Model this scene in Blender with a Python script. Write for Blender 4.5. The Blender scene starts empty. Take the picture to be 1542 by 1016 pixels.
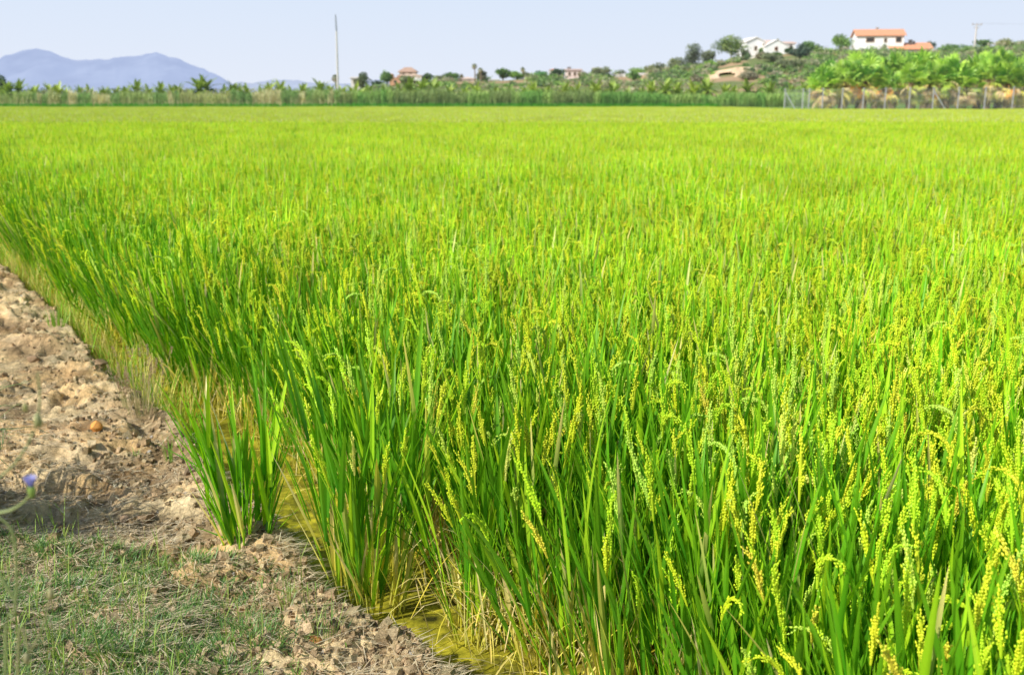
import bpy, math, random
import numpy as np
from mathutils import Vector, Matrix
R = math.radians
random.seed(7); rs = np.random.RandomState(7)
sc = bpy.context.scene
col = sc.collection
CAMH = 1.75
PITCH = math.atan((508-150)/1500.0)
CP, SP = math.cos(PITCH), math.sin(PITCH)

def at(u, v, Y):
    """point at forward distance Y that stands at photo pixel u,v (measured from the photograph)"""
    x = (u-771)/1500.0; y = (508-v)/1500.0
    d = (x, CP+y*SP, -SP+y*CP); t = Y/d[1]
    return Vector((d[0]*t, Y, CAMH+d[2]*t))
def gp(u, v, z=0.0):
    x = (u-771)/1500.0; y = (508-v)/1500.0
    d = (x, CP+y*SP, -SP+y*CP); t = (z-CAMH)/d[2]
    return (d[0]*t, d[1]*t)

# ------------------------------------------------------------------ noise
def _h(ix, iy, s):
    n = (ix.astype(np.int64)*374761393 + iy.astype(np.int64)*668265263 + s*1442695041) & 0xffffffff
    n = ((n ^ (n >> 13))*1274126177) & 0xffffffff
    n = n ^ (n >> 16)
    return (n & 0xffffff)/float(0xffffff)
def vn(x, y, s=0):
    x = np.asarray(x, float); y = np.asarray(y, float)
    ix = np.floor(x); iy = np.floor(y); fx = x-ix; fy = y-iy
    fx = fx*fx*(3-2*fx); fy = fy*fy*(3-2*fy)
    a = _h(ix, iy, s); b = _h(ix+1, iy, s); c = _h(ix, iy+1, s); d = _h(ix+1, iy+1, s)
    return (a*(1-fx)+b*fx)*(1-fy)+(c*(1-fx)+d*fx)*fy
def fbm(x, y, s=0, o=4, g=0.5):
    r = 0; a = 1; t = 0
    for i in range(o):
        r = r+a*vn(x*2**i+13.7*i, y*2**i+7.1*i, s+i); t += a; a *= g
    return r/t
def sstep(a, b, x):
    t = np.clip((np.asarray(x, float)-a)/(b-a), 0, 1); return t*t*(3-2*t)

# ------------------------------------------------------------------ edges of the field
BANK = [gp(u, v, 0.12) for u, v in [(0,395),(70,450),(140,530),(215,600),(290,655),(340,720),(430,775),(480,840),(540,925),(640,968),(690,1012)]]
RICE = [gp(u, v) for u, v in [(0,380),(100,458),(230,565),(300,610),(370,652),(425,690),(520,765),(592,835),(650,850),(682,955),(750,1010)]]
def ext(P, near):
    a, b = P[0], P[1]
    far = (a[0]-0.60*140, a[1]+0.86*140)
    return [far]+P+near
BANK = ext(BANK, [(0.25, 2.0), (0.9, 1.05), (2.9, -2.0), (14, -20)])
RICE = ext(RICE, [(0.40, 2.3), (0.85, 1.62), (1.35, 0.9), (3.4, -2.0), (14.5, -20)])
def sdist(P, x, y):
    """signed distance: positive on the field side (right of the line)"""
    x = np.asarray(x, float); y = np.asarray(y, float)
    best = np.full(x.shape, 1e9); sg = np.ones(x.shape)
    for (ax, ay), (bx, by) in zip(P[:-1], P[1:]):
        dx, dy = bx-ax, by-ay; L = dx*dx+dy*dy
        t = np.clip(((x-ax)*dx+(y-ay)*dy)/L, 0, 1)
        qx = x-(ax+t*dx); qy = y-(ay+t*dy); d = np.hypot(qx, qy)
        cr = dx*qy-dy*qx
        m = d < best
        best = np.where(m, d, best); sg = np.where(m, np.where(cr > 0, 1.0, -1.0), sg)
    return best*sg

HX = [-900, 0, 540, 600, 700, 850, 1000, 1045, 1120, 1200, 1300, 1542, 1900]
HV = [149, 148, 146, 134, 130, 127, 122, 112, 98, 92, 86, 86, 88]
def hill(x, y):
    yy = np.maximum(y, 1.0)
    u = 771+1542*x/yy
    top = CAMH+(150-np.interp(u, HX, HV))/1542.0*285
    k = sstep(165, 275, y)
    # steeper front on the right hand slope
    h = np.maximum(top, 0)*k
    h = h+(fbm(x/14.0, y/14.0, 31, 4)-0.5)*3.2*k*np.clip(top/8, 0, 1)
    return h*(1-sstep(330, 700, y))
def gh(x, y):
    x = np.asarray(x, float); y = np.asarray(y, float)
    d = -sdist(BANK, x, y)                 # positive on the bank
    wob = (fbm(x*3.1, y*3.1, 3, 3)-0.5)*0.15
    near = 1-sstep(14, 30, np.hypot(x, y))
    dd = d+wob*near
    top = 0.15+0.10*sstep(0.3, 1.8, d)
    h = -0.07+(top+0.07)*sstep(-0.05, 0.07, dd)
    big = (fbm(x*1.3+4, y*1.9, 5, 3)-0.5)*0.16
    cl = np.abs(fbm(x*7.5, y*8.5, 9, 3)-0.5)*2
    cl2 = np.abs(fbm(x*19, y*21, 12, 2)-0.5)*2
    clodzone = sstep(-0.02, 0.1, dd)*(1-0.75*sstep(0.3, 0.7, d))
    rough = big*sstep(0.05, 0.4, d)+(0.5-cl)*0.075*clodzone*sstep(0.35, 0.6, fbm(x*2.1, y*2.1, 21, 2)+0.12)+(0.5-cl2)*0.022*clodzone
    t1 = fbm(x*2.3+9, y*3.6, 23, 4); t2 = fbm(x*4.5, y*6.5+3, 25, 4)
    rough = rough+(sstep(.46, .49, t1)*.030+sstep(.53, .555, t1)*.028+sstep(.5, .525, t2)*.016-.035)*sstep(.04, .25, d)*(1-.5*sstep(3.9, 3.2, y)*sstep(.4, .8, d))
    fine = (fbm(x*42, y*42, 15, 2)-0.5)*0.018
    h = h+(rough+fine*sstep(-0.02, 0.1, dd))*near
    # behind the rice: low bund, then the hillside
    b = sstep(0, 1, (y-FAR(x))/4.0)
    h = np.where(y > 60, h*(1-b)+b*(0.75+0.15*fbm(x/3, y/3, 41, 2)), h)
    return h+hill(x, y)*(y > 150)
def FAR(x):
    return np.where(np.asarray(x, float) > 26.2, 96.0, 128.0)

# ------------------------------------------------------------------ mesh collecting
class MB:
    def __init__(s): s.v = []; s.f = []; s.c = []
    def add(s, vs, fs, cs):
        o = len(s.v); s.v.extend(vs); s.f.extend([tuple(i+o for i in f) for f in fs])
        if len(vs) and not isinstance(cs[0], (tuple, list, np.ndarray)): cs = [cs]*len(vs)
        s.c.extend(cs)
    def mesh(s, name, m, smooth=False):
        me = bpy.data.meshes.new(name)
        me.from_pydata([tuple(v) for v in s.v], [], s.f)
        a = me.color_attributes.new('Col', 'FLOAT_COLOR', 'POINT')
        c = np.ones((len(s.v), 4), np.float32)
        if s.c: c[:, :3] = np.array([tuple(q)[:3] for q in s.c], np.float32)
        a.data.foreach_set('color', c.ravel())
        me.materials.append(m)
        if smooth: me.polygons.foreach_set('use_smooth', [True]*len(me.polygons))
        me.update(); return me
    def build(s, name, m, parent=None, smooth=False):
        o = bpy.data.objects.new(name, s.mesh(name, m, smooth)); col.objects.link(o)
        if parent: o.parent = parent
        return o
    def box(s, c, d, cc, rz=0):
        M = Matrix.Rotation(rz, 3, 'Z'); c = Vector(c)
        vs = [c+M @ Vector((sx*d[0]/2, sy*d[1]/2, sz*d[2]/2)) for sz in (-1, 1) for sy in (-1, 1) for sx in (-1, 1)]
        s.add(vs, [(0,2,3,1),(4,5,7,6),(0,1,5,4),(1,3,7,5),(3,2,6,7),(2,0,4,6)], cc)
    def tube(s, pts, rad, cc, n=5, cap=True):
        pts = [Vector(p) for p in pts]; k = len(pts); rings = []
        vs = []; cs = []
        for i, p in enumerate(pts):
            t = (pts[min(i+1, k-1)]-pts[max(i-1, 0)]).normalized()
            a = t.cross(Vector((0, 0, 1)) if abs(t.z) < 0.9 else Vector((1, 0, 0))).normalized(); b = t.cross(a)
            r = rad[i] if isinstance(rad, (list, tuple)) else rad
            for j in range(n):
                an = 2*math.pi*j/n; vs.append(p+a*(math.cos(an)*r)+b*(math.sin(an)*r))
                cs.append(cc[i] if isinstance(cc, list) else cc)
        fs = [(i*n+j, i*n+(j+1) % n, (i+1)*n+(j+1) % n, (i+1)*n+j) for i in range(k-1) for j in range(n)]
        if cap: fs.append(tuple(range((k-1)*n, k*n))); fs.append(tuple(reversed(range(n))))
        s.add(vs, fs, cs)
def numgrid(name, V, F, C, m, smooth=True):
    me = bpy.data.meshes.new(name)
    me.vertices.add(len(V)); me.vertices.foreach_set('co', np.asarray(V, np.float32).ravel())
    F = np.asarray(F, np.int32); nf, k = F.shape
    me.loops.add(nf*k); me.loops.foreach_set('vertex_index', F.ravel())
    me.polygons.add(nf); me.polygons.foreach_set('loop_start', np.arange(nf, dtype=np.int32)*k)
    me.polygons.foreach_set('loop_total', np.full(nf, k, np.int32))
    me.polygons.foreach_set('use_smooth', np.full(nf, smooth))
    a = me.color_attributes.new('Col', 'FLOAT_COLOR', 'POINT')
    c = np.ones((len(V), 4), np.float32); c[:, :3] = C; a.data.foreach_set('color', c.ravel())
    me.materials.append(m); me.update(calc_edges=True); me.validate()
    o = bpy.data.objects.new(name, me); col.objects.link(o); return o
def tag(o, label=None, cat=None, group=None, kind=None):
    if label: o['label'] = label
    if cat: o['category'] = cat
    if group: o['group'] = group
    if kind: o['kind'] = kind
    return o
def empty(name, loc, label, cat, group=None, rz=0):
    o = bpy.data.objects.new(name, None); col.objects.link(o); o.location = loc; o.rotation_euler = (0, 0, rz)
    o.empty_display_size = 0.2
    return tag(o, label, cat, group)
def mul(c, k): return (c[0]*k, c[1]*k, c[2]*k)
def mix(a, b, t): return tuple(a[i]*(1-t)+b[i]*t for i in range(3))
def jit(c, k=0.15, r=random):
    f = 1+r.uniform(-k, k); return (c[0]*f*(1+r.uniform(-k, k)*0.4), c[1]*f, c[2]*f)

# ------------------------------------------------------------------ materials
def nt(name):
    m = bpy.data.materials.new(name); m.use_nodes = True; t = m.node_tree; t.nodes.clear(); return m, t
def N(t, ty, **k):
    n = t.nodes.new(ty)
    for a, b in k.items():
        if a in n.inputs: n.inputs[a].default_value = b
        else: setattr(n, a, b)
    return n
def leaf_mat(name, transl=0.45, gloss=0.06, rough=0.4, var=0.25, tcol=(1.1, 1.1, 0.5), haze=0, gain=1):
    m, t = nt(name); L = t.links
    at_ = N(t, 'ShaderNodeAttribute', attribute_name='Col')
    oi = N(t, 'ShaderNodeObjectInfo')
    mr = N(t, 'ShaderNodeMapRange'); mr.inputs['To Min'].default_value = 1-var; mr.inputs['To Max'].default_value = 1+var
    L.new(oi.outputs['Random'], mr.inputs['Value'])
    geo = N(t, 'ShaderNodeNewGeometry')
    nz = N(t, 'ShaderNodeTexNoise'); nz.inputs['Scale'].default_value = 0.8; nz.inputs['Detail'].default_value = 2
    L.new(geo.outputs['Position'], nz.inputs['Vector'])
    mr2 = N(t, 'ShaderNodeMapRange'); mr2.inputs['To Min'].default_value = 0.72*gain; mr2.inputs['To Max'].default_value = 1.28*gain
    L.new(nz.outputs['Fac'], mr2.inputs['Value'])
    mm = N(t, 'ShaderNodeMath', operation='MULTIPLY'); L.new(mr.outputs[0], mm.inputs[0]); L.new(mr2.outputs[0], mm.inputs[1])
    sc_ = N(t, 'ShaderNodeVectorMath', operation='SCALE'); L.new(at_.outputs['Color'], sc_.inputs[0]); L.new(mm.outputs[0], sc_.inputs['Scale'])
    tc = N(t, 'ShaderNodeVectorMath', operation='MULTIPLY'); L.new(sc_.outputs[0], tc.inputs[0]); tc.inputs[1].default_value = tcol
    df = N(t, 'ShaderNodeBsdfDiffuse'); L.new(sc_.outputs[0], df.inputs['Color'])
    tr = N(t, 'ShaderNodeBsdfTranslucent'); L.new(tc.outputs[0], tr.inputs['Color'])
    m1 = N(t, 'ShaderNodeMixShader'); m1.inputs[0].default_value = transl
    L.new(df.outputs[0], m1.inputs[1]); L.new(tr.outputs[0], m1.inputs[2])
    gl = N(t, 'ShaderNodeBsdfGlossy'); gl.inputs['Roughness'].default_value = rough; gl.inputs['Color'].default_value = (1, 1, .95, 1)
    lw = N(t, 'ShaderNodeLayerWeight'); lw.inputs['Blend'].default_value = 0.25
    mg = N(t, 'ShaderNodeMath', operation='MULTIPLY_ADD'); L.new(lw.outputs['Fresnel'], mg.inputs[0]); mg.inputs[1].default_value = gloss*1.5; mg.inputs[2].default_value = gloss*0.5
    m2 = N(t, 'ShaderNodeMixShader'); L.new(mg.outputs[0], m2.inputs[0]); L.new(m1.outputs[0], m2.inputs[1]); L.new(gl.outputs[0], m2.inputs[2])
    if haze:      # distance haze painted in as a faint glow of the leaves
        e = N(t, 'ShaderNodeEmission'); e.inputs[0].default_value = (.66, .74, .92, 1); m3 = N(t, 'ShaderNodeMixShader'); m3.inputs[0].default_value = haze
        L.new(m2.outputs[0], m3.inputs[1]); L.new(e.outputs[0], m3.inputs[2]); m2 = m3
    o = N(t, 'ShaderNodeOutputMaterial'); L.new(m2.outputs[0], o.inputs[0]); return m
def rough_mat(name, scale=8, amp=0.25, bump=0.3, rough=0.9, dist=0.02, scale2=None, spec=0.2):
    m, t = nt(name); L = t.links
    at_ = N(t, 'ShaderNodeAttribute', attribute_name='Col'); geo = N(t, 'ShaderNodeNewGeometry')
    nz = N(t, 'ShaderNodeTexNoise'); nz.inputs['Scale'].default_value = scale; nz.inputs['Detail'].default_value = 6; nz.inputs['Roughness'].default_value = 0.65
    L.new(geo.outputs['Position'], nz.inputs['Vector'])
    mr = N(t, 'ShaderNodeMapRange'); mr.inputs['From Min'].default_value = .3; mr.inputs['From Max'].default_value = .7
    mr.inputs['To Min'].default_value = 1-amp; mr.inputs['To Max'].default_value = 1+amp
    L.new(nz.outputs['Fac'], mr.inputs['Value'])
    s_ = N(t, 'ShaderNodeVectorMath', operation='SCALE'); L.new(at_.outputs['Color'], s_.inputs[0]); L.new(mr.outputs[0], s_.inputs['Scale'])
    b = N(t, 'ShaderNodeBsdfPrincipled'); b.inputs['Roughness'].default_value = rough; b.inputs['Specular IOR Level'].default_value = spec
    L.new(s_.outputs[0], b.inputs['Base Color'])
    nz2 = N(t, 'ShaderNodeTexNoise'); nz2.inputs['Scale'].default_value = scale2 or scale*3; nz2.inputs['Detail'].default_value = 8; nz2.inputs['Roughness'].default_value = .7
    L.new(geo.outputs['Position'], nz2.inputs['Vector'])
    bp = N(t, 'ShaderNodeBump'); bp.inputs['Strength'].default_value = bump; bp.inputs['Distance'].default_value = dist
    L.new(nz2.outputs['Fac'], bp.inputs['Height']); L.new(bp.outputs[0], b.inputs['Normal'])
    o = N(t, 'ShaderNodeOutputMaterial'); L.new(b.outputs[0], o.inputs[0]); return m
M_RICE = leaf_mat('rice_leaf', 0.36, 0.03, 0.4, 0.03)
M_GRAIN = leaf_mat('rice_grain', 0.3, 0.05, 0.5, 0.03)
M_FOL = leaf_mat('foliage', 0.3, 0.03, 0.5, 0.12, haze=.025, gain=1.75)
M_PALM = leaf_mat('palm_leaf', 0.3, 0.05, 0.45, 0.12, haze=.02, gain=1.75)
M_DRY = leaf_mat('dry_straw', 0.25, 0.02, 0.6, 0.1, (1, .95, .8))
M_GRASS = leaf_mat('grass', 0.3, 0.05, 0.45, 0.05)
M_SOIL = rough_mat('soil', 34, 0.42, 1.0, 0.95, 0.02, 85, 0.1)
M_STONE = rough_mat('stone', 60, 0.25, 0.5, 0.85, 0.004)
M_BARK = rough_mat('bark', 9, 0.35, 0.8, 0.95, 0.05)
M_PLASTER = rough_mat('plaster', 0.8, 0.06, 0.2, 0.9, 0.02)
M_ROOF = rough_mat('roof_tiles', 2.5, 0.15, 0.5, 0.85, 0.05)
M_CONC = rough_mat('concrete', 5, 0.12, 0.3, 0.85, 0.02)
M_METAL = rough_mat('galvanised', 10, 0.1, 0.1, 0.5, 0.005)
M_FLOWER = leaf_mat('petal', 0.35, 0.02, 0.5, 0.0, (1, 1, 1))
def glass_mat():
    m, t = nt('window_glass'); b = N(t, 'ShaderNodeBsdfPrincipled'); b.inputs['Base Color'].default_value = (.05, .045, .04, 1); b.inputs['Roughness'].default_value = .15
    o = N(t, 'ShaderNodeOutputMaterial'); t.links.new(b.outputs[0], o.inputs[0]); return m
M_GLASS = glass_mat()
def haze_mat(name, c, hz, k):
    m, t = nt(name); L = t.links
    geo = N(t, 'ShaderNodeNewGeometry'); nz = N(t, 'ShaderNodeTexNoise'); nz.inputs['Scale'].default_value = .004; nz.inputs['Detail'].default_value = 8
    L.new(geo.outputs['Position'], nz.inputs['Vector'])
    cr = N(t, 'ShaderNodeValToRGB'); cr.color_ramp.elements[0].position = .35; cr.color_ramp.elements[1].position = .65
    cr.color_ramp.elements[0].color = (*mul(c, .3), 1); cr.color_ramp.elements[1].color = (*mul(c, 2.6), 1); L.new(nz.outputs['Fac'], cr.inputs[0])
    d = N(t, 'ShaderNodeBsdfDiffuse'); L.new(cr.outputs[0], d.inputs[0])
    e = N(t, 'ShaderNodeEmission'); e.inputs[0].default_value = (*hz, 1)  # aerial haze painted into the rock material as a glow
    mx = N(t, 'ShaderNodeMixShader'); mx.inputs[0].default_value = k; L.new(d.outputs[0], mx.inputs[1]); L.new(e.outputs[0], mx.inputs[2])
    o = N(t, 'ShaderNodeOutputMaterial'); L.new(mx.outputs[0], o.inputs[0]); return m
def water_mat():
    m, t = nt('algae_water'); L = t.links
    geo = N(t, 'ShaderNodeNewGeometry'); nz = N(t, 'ShaderNodeTexNoise'); nz.inputs['Scale'].default_value = 9; nz.inputs['Detail'].default_value = 8; nz.inputs['Roughness'].default_value = .7
    L.new(geo.outputs['Position'], nz.inputs['Vector'])
    cr = N(t, 'ShaderNodeValToRGB'); e = cr.color_ramp.elements; e[0].position = .36; e[0].color = (.035, .035, .01, 1); e[1].position = .66; e[1].color = (.58, .50, .04, 1)
    q = cr.color_ramp.elements.new(.5); q.color = (.24, .22, .02, 1)
    L.new(nz.outputs['Fac'], cr.inputs[0])
    b = N(t, 'ShaderNodeBsdfPrincipled'); b.inputs['Roughness'].default_value = .12; b.inputs['IOR'].default_value = 1.33; L.new(cr.outputs[0], b.inputs['Base Color'])
    n2 = N(t, 'ShaderNodeTexNoise'); n2.inputs['Scale'].default_value = 40; n2.inputs['Detail'].default_value = 4; L.new(geo.outputs['Position'], n2.inputs['Vector'])
    bp = N(t, 'ShaderNodeBump'); bp.inputs['Strength'].default_value = .35; bp.inputs['Distance'].default_value = .006
    L.new(n2.outputs['Fac'], bp.inputs['Height']); L.new(bp.outputs[0], b.inputs['Normal'])
    o = N(t, 'ShaderNodeOutputMaterial'); L.new(b.outputs[0], o.inputs[0]); return m

# ------------------------------------------------------------------ ground
def build_ground():
    ang = np.concatenate([np.arange(-180, -60, 6), np.arange(-60, -37, 1.0), np.arange(-37, 6, 0.12), np.arange(6, 40, 0.5), np.arange(40, 61, 1.5), np.arange(61, 181, 6)])
    rad = np.concatenate([[0.15, 0.5, 0.9, 1.3, 1.7], np.exp(np.arange(math.log(2.0), math.log(13), 0.0042)), np.exp(np.arange(math.log(13), math.log(150), 0.03)),
                          np.exp(np.arange(math.log(150), math.log(420), 0.012)), np.exp(np.arange(math.log(420), math.log(14000), 0.12))])
    A, Q = np.meshgrid(np.radians(ang), rad)
    X = Q*np.sin(A); Y = Q*np.cos(A); Z = gh(X, Y)
    na = len(ang); nr = len(rad)
    i = np.arange(nr-1)[:, None]*na+np.arange(na-1)[None, :]
    F = np.stack([i, i+1, i+1+na, i+na], -1).reshape(-1, 4)
    # soil colour by place (dry, damp, reddish, brown under grass), plus painted shade
    d = -sdist(BANK, X, Y)
    dry = np.array([.90, .68, .36]); tan = np.array([.74, .50, .23]); damp = np.array([.15, .105, .055]); mud = np.array([.10, .085, .03]); pale = np.array([.92, .75, .46]); redd = np.array([.34, .19, .09])
    n1 = sstep(.35, .65, fbm(X*2.2, Y*3.3, 51, 4))[..., None]; n2 = sstep(.52, .68, fbm(X*6, Y*9, 57, 4))[..., None]; n3 = sstep(.5, .72, fbm(X*3+5, Y*3, 61, 3))[..., None]
    C = dry*(1-n1)+tan*n1
    C = C*(1-n2*.5)+pale*n2*.5
    C = C*(1-n3*.5)+redd*n3*.5
    n4 = sstep(.50, .62, fbm(X*11, Y*13, 67, 4))[..., None]; C = C*(1-n4*.35)
    t1 = fbm(X*2.3+9, Y*3.6, 23, 4)[..., None]; C = C*(.72+.28*sstep(.44, .50, t1)+.12*sstep(.52, .57, t1))  # hollow shading painted in: lower terraces get darker earth
    w = (1-sstep(.05, .13+.10*sstep(.35, .1, d)*(fbm(X*4, Y*4, 66, 2)), Z))[..., None]  # damp margin, raised along the bank step to paint its shade
    C = C*(1-w)+damp*w
    w2 = (1-sstep(-.01, .05, Z))[..., None]; C = C*(1-w2)+mud*w2
    # darker brown patches under the short grass
    gz = (sstep(4.1, 3.3, Y)*sstep(.25, .8, d))[..., None]*sstep(.3, .55, fbm(X*5, Y*5, 71, 3))[..., None]
    C = C*(1-gz*.55)+np.array([.16, .12, .07])*gz*.55
    far = sstep(14, 40, np.hypot(X, Y))[..., None]
    C = C*(1-far)+np.array([.14, .24, .04])*far
    k = sstep(160, 185, Y)[..., None]
    e = sstep(.45, .62, fbm(X/16, Y/10, 81, 4))[..., None]
    H = np.array([.17, .21, .08])*(1-e)+np.array([.42, .29, .17])*e
    C = C*(1-k)+H*k
    V = np.stack([X, Y, Z], -1).reshape(-1, 3)
    o = numgrid('ground', V, F, C.reshape(-1, 3), M_SOIL)
    tag(o, kind='structure'); return o
ground = build_ground()
w = MB(); w.add([(-70, -6, 0), (110, -6, 0), (110, 126, 0), (-70, 126, 0)], [(0, 1, 2, 3)], (1, 1, 1))
wo = w.build('water', water_mat()); tag(wo, kind='structure')
def ghz(x, y): return float(gh(np.array([x]), np.array([y]))[0])

# ------------------------------------------------------------------ mountains
def mountain(name, sil, Y0, depth, m, seed):
    us = np.arange(sil[0][0], sil[-1][0]+1, 3.0); tv = np.interp(us, [p[0] for p in sil], [p[1] for p in sil])
    tv = tv-(fbm(us/14.0, us*0+3, seed, 4)-.5)*5
    rows = np.linspace(0, 1, 36); U, T = np.meshgrid(us, rows)
    X = (U-771)/1542*Y0*(1+0*T); Yy = Y0-depth*(1-T)*1.0
    X = X*Yy/Y0
    H = (150-tv)/1542*Y0+CAMH
    prof = np.sin(T*math.pi/2)**1.2
    Z = H[None, :]*prof
    rid = np.abs(fbm(X/depth*5.5+U*0, Yy/depth*2.2, seed+3, 5)-.5)*2
    Z = Z*(1-.38*(1-T)*rid*2.0*(T > 0))
    na = len(us); i = np.arange(len(rows)-1)[:, None]*na+np.arange(na-1)[None, :]
    F = np.stack([i, i+1, i+1+na, i+na], -1).reshape(-1, 4)
    V = np.stack([X, Yy, Z], -1).reshape(-1, 3)
    o = numgrid(name, V, F, np.ones((len(V), 3)), m); tag(o, kind='structure'); return o
SIL1 = [(-420,124),(-300,118),(-160,104),(-60,108),(0,95),(14,86),(30,82),(50,79),(62,77),(82,80),(100,88),(118,93),(160,92),(200,88),(232,84),(243,83),(262,90),(278,92),(300,103),(330,115),(350,126),(375,150)]
mountain('mountain', SIL1, 6500, 1400, haze_mat('mountain_rock_haze_glow', (.16, .17, .17), (.47, .57, .85), .88), 5)
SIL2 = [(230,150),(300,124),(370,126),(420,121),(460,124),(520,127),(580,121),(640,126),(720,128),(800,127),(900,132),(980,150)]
mountain('mountain_ridge', SIL2, 9000, 1500, haze_mat('ridge_rock_haze_glow', (.15, .17, .18), (.56, .64, .86), .85), 11)

# ------------------------------------------------------------------ rice plants
STEM_G = (.36, .68, .02); LEAF_D = (.09, .36, .010); LEAF_L = (.48, .78, .022); YEL = (.86, .74, .07); STRAW = (.82, .66, .34)
def strip(mb, p0, dr, L, W, bend, segs, c0, c1, fold=True, side=None, wprof=None):
    """a blade: centre line bending down; folded along the midrib"""
    p = Vector(p0); d = Vector(dr).normalized()
    sd = side or d.cross(Vector((0, 0, 1)))
    if sd.length < 1e-3: sd = Vector((1, 0, 0))
    sd.normalize(); vs = []; cs = []; st = L/segs
    for i in range(segs+1):
        t = i/segs
        w = W*(wprof(t) if wprof else (0.55+0.45*min(1, t*4))*(1-t**2.6)**0.9)
        nrm = sd.cross(d).normalized()
        if i == segs: w = W*0.03
        cc = mix(c0, c1, t)
        if fold: vs += [p-sd*w/2+nrm*w*.18, p, p+sd*w/2+nrm*w*.18]; cs += [cc, mul(cc, 1.15), cc]
        else: vs += [p-sd*w/2, p+sd*w/2]; cs += [cc, cc]
        p = p+d*st
        d = (d+Vector((0, 0, -bend*st*(0.4+1.6*t)))).normalized()
    k = 3 if fold else 2; fs = []
    for i in range(segs):
        for j in range(k-1): fs.append((i*k+j, i*k+j+1, (i+1)*k+j+1, (i+1)*k+j))
    mb.add(vs, fs, cs)
def grain(mb, p, d, L, W, c):
    d = d.normalized(); a = d.cross(Vector((.3, .5, .8))).normalized(); b = d.cross(a)
    m_ = p+d*L*.45
    mb.add([p, m_+a*W, m_+b*W, m_-a*W, m_-b*W, p+d*L], [(0,2,1),(0,3,2),(0,4,3),(0,1,4),(5,1,2),(5,2,3),(5,3,4),(5,4,1)], c)
def panicle(mb, p0, dr, L, nod, r, lod=0):
    base = r.choice([(.76,.94,.04), (.80,.94,.035), (.68,.94,.04), (.86,.92,.05), (.74,.94,.12)]); u = r.random()
    if u < .04: base = (.90, .92, .20)
    elif u < .06: base = (.92, .84, .08)
    p = Vector(p0); d = Vector(dr).normalized(); out = Vector((d.x, d.y, 0))
    if out.length < .05: out = Vector((r.uniform(-1, 1), r.uniform(-1, 1), 0))
    out.normalize(); n = 14 if lod == 0 else 8; st = L/n; path = [p.copy()]; dirs = [d.copy()]
    for i in range(n):
        p = p+d*st; d = (d+(out*.6+Vector((0, 0, -1)))*nod*(i/n)*(3.2/n)).normalized(); path.append(p.copy()); dirs.append(d.copy())
    if lod == 0:
        mb.tube(path, [.0012+.0036*math.sin(math.pi*min(1, .12+.88*i/n))**.7 for i in range(n+1)], mul(base, .85), 5, False)
        for i in range(1, n+1):
            t = i/n; q = path[i]; dd = dirs[i]
            a = dd.orthogonal().normalized(); b = dd.cross(a)
            nb = 2 if t < .8 else 1
            for k in range(nb):
                an = r.uniform(0, 6.28); o = a*math.cos(an)+b*math.sin(an)
                bl = .032*(1-t*.6)+.006; g = int(3+3*(1-t)); bd = (dd+o*r.uniform(.10, .34)).normalized()
                for j in range(g):
                    s = (j+.5)/g; pos = q+bd*bl*s*1.2+Vector((0, 0, -1))*(nod*.25*bl*s*s)+o*r.uniform(-.001, .002)
                    gd = (bd+Vector((r.uniform(-.5, .5), r.uniform(-.5, .5), r.uniform(-.5, .3)))*.38)
                    grain(mb, pos, gd, r.uniform(.009, .0125), r.uniform(.0028, .0037), jit(base, .12, r))
    else:
        for i in range(n):
            a = dirs[i].orthogonal().normalized(); b = dirs[i].cross(a); w = .0095*(1-i/n*.5)
            for k in range(3):
                an = r.uniform(0, 6.28); o = a*math.cos(an)+b*math.sin(an); q = path[i]+o*w*.6
                grain(mb, q-dirs[i]*.006, dirs[i]+o*.2, st*1.1, w*.62, jit(base, .12, r))
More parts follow.
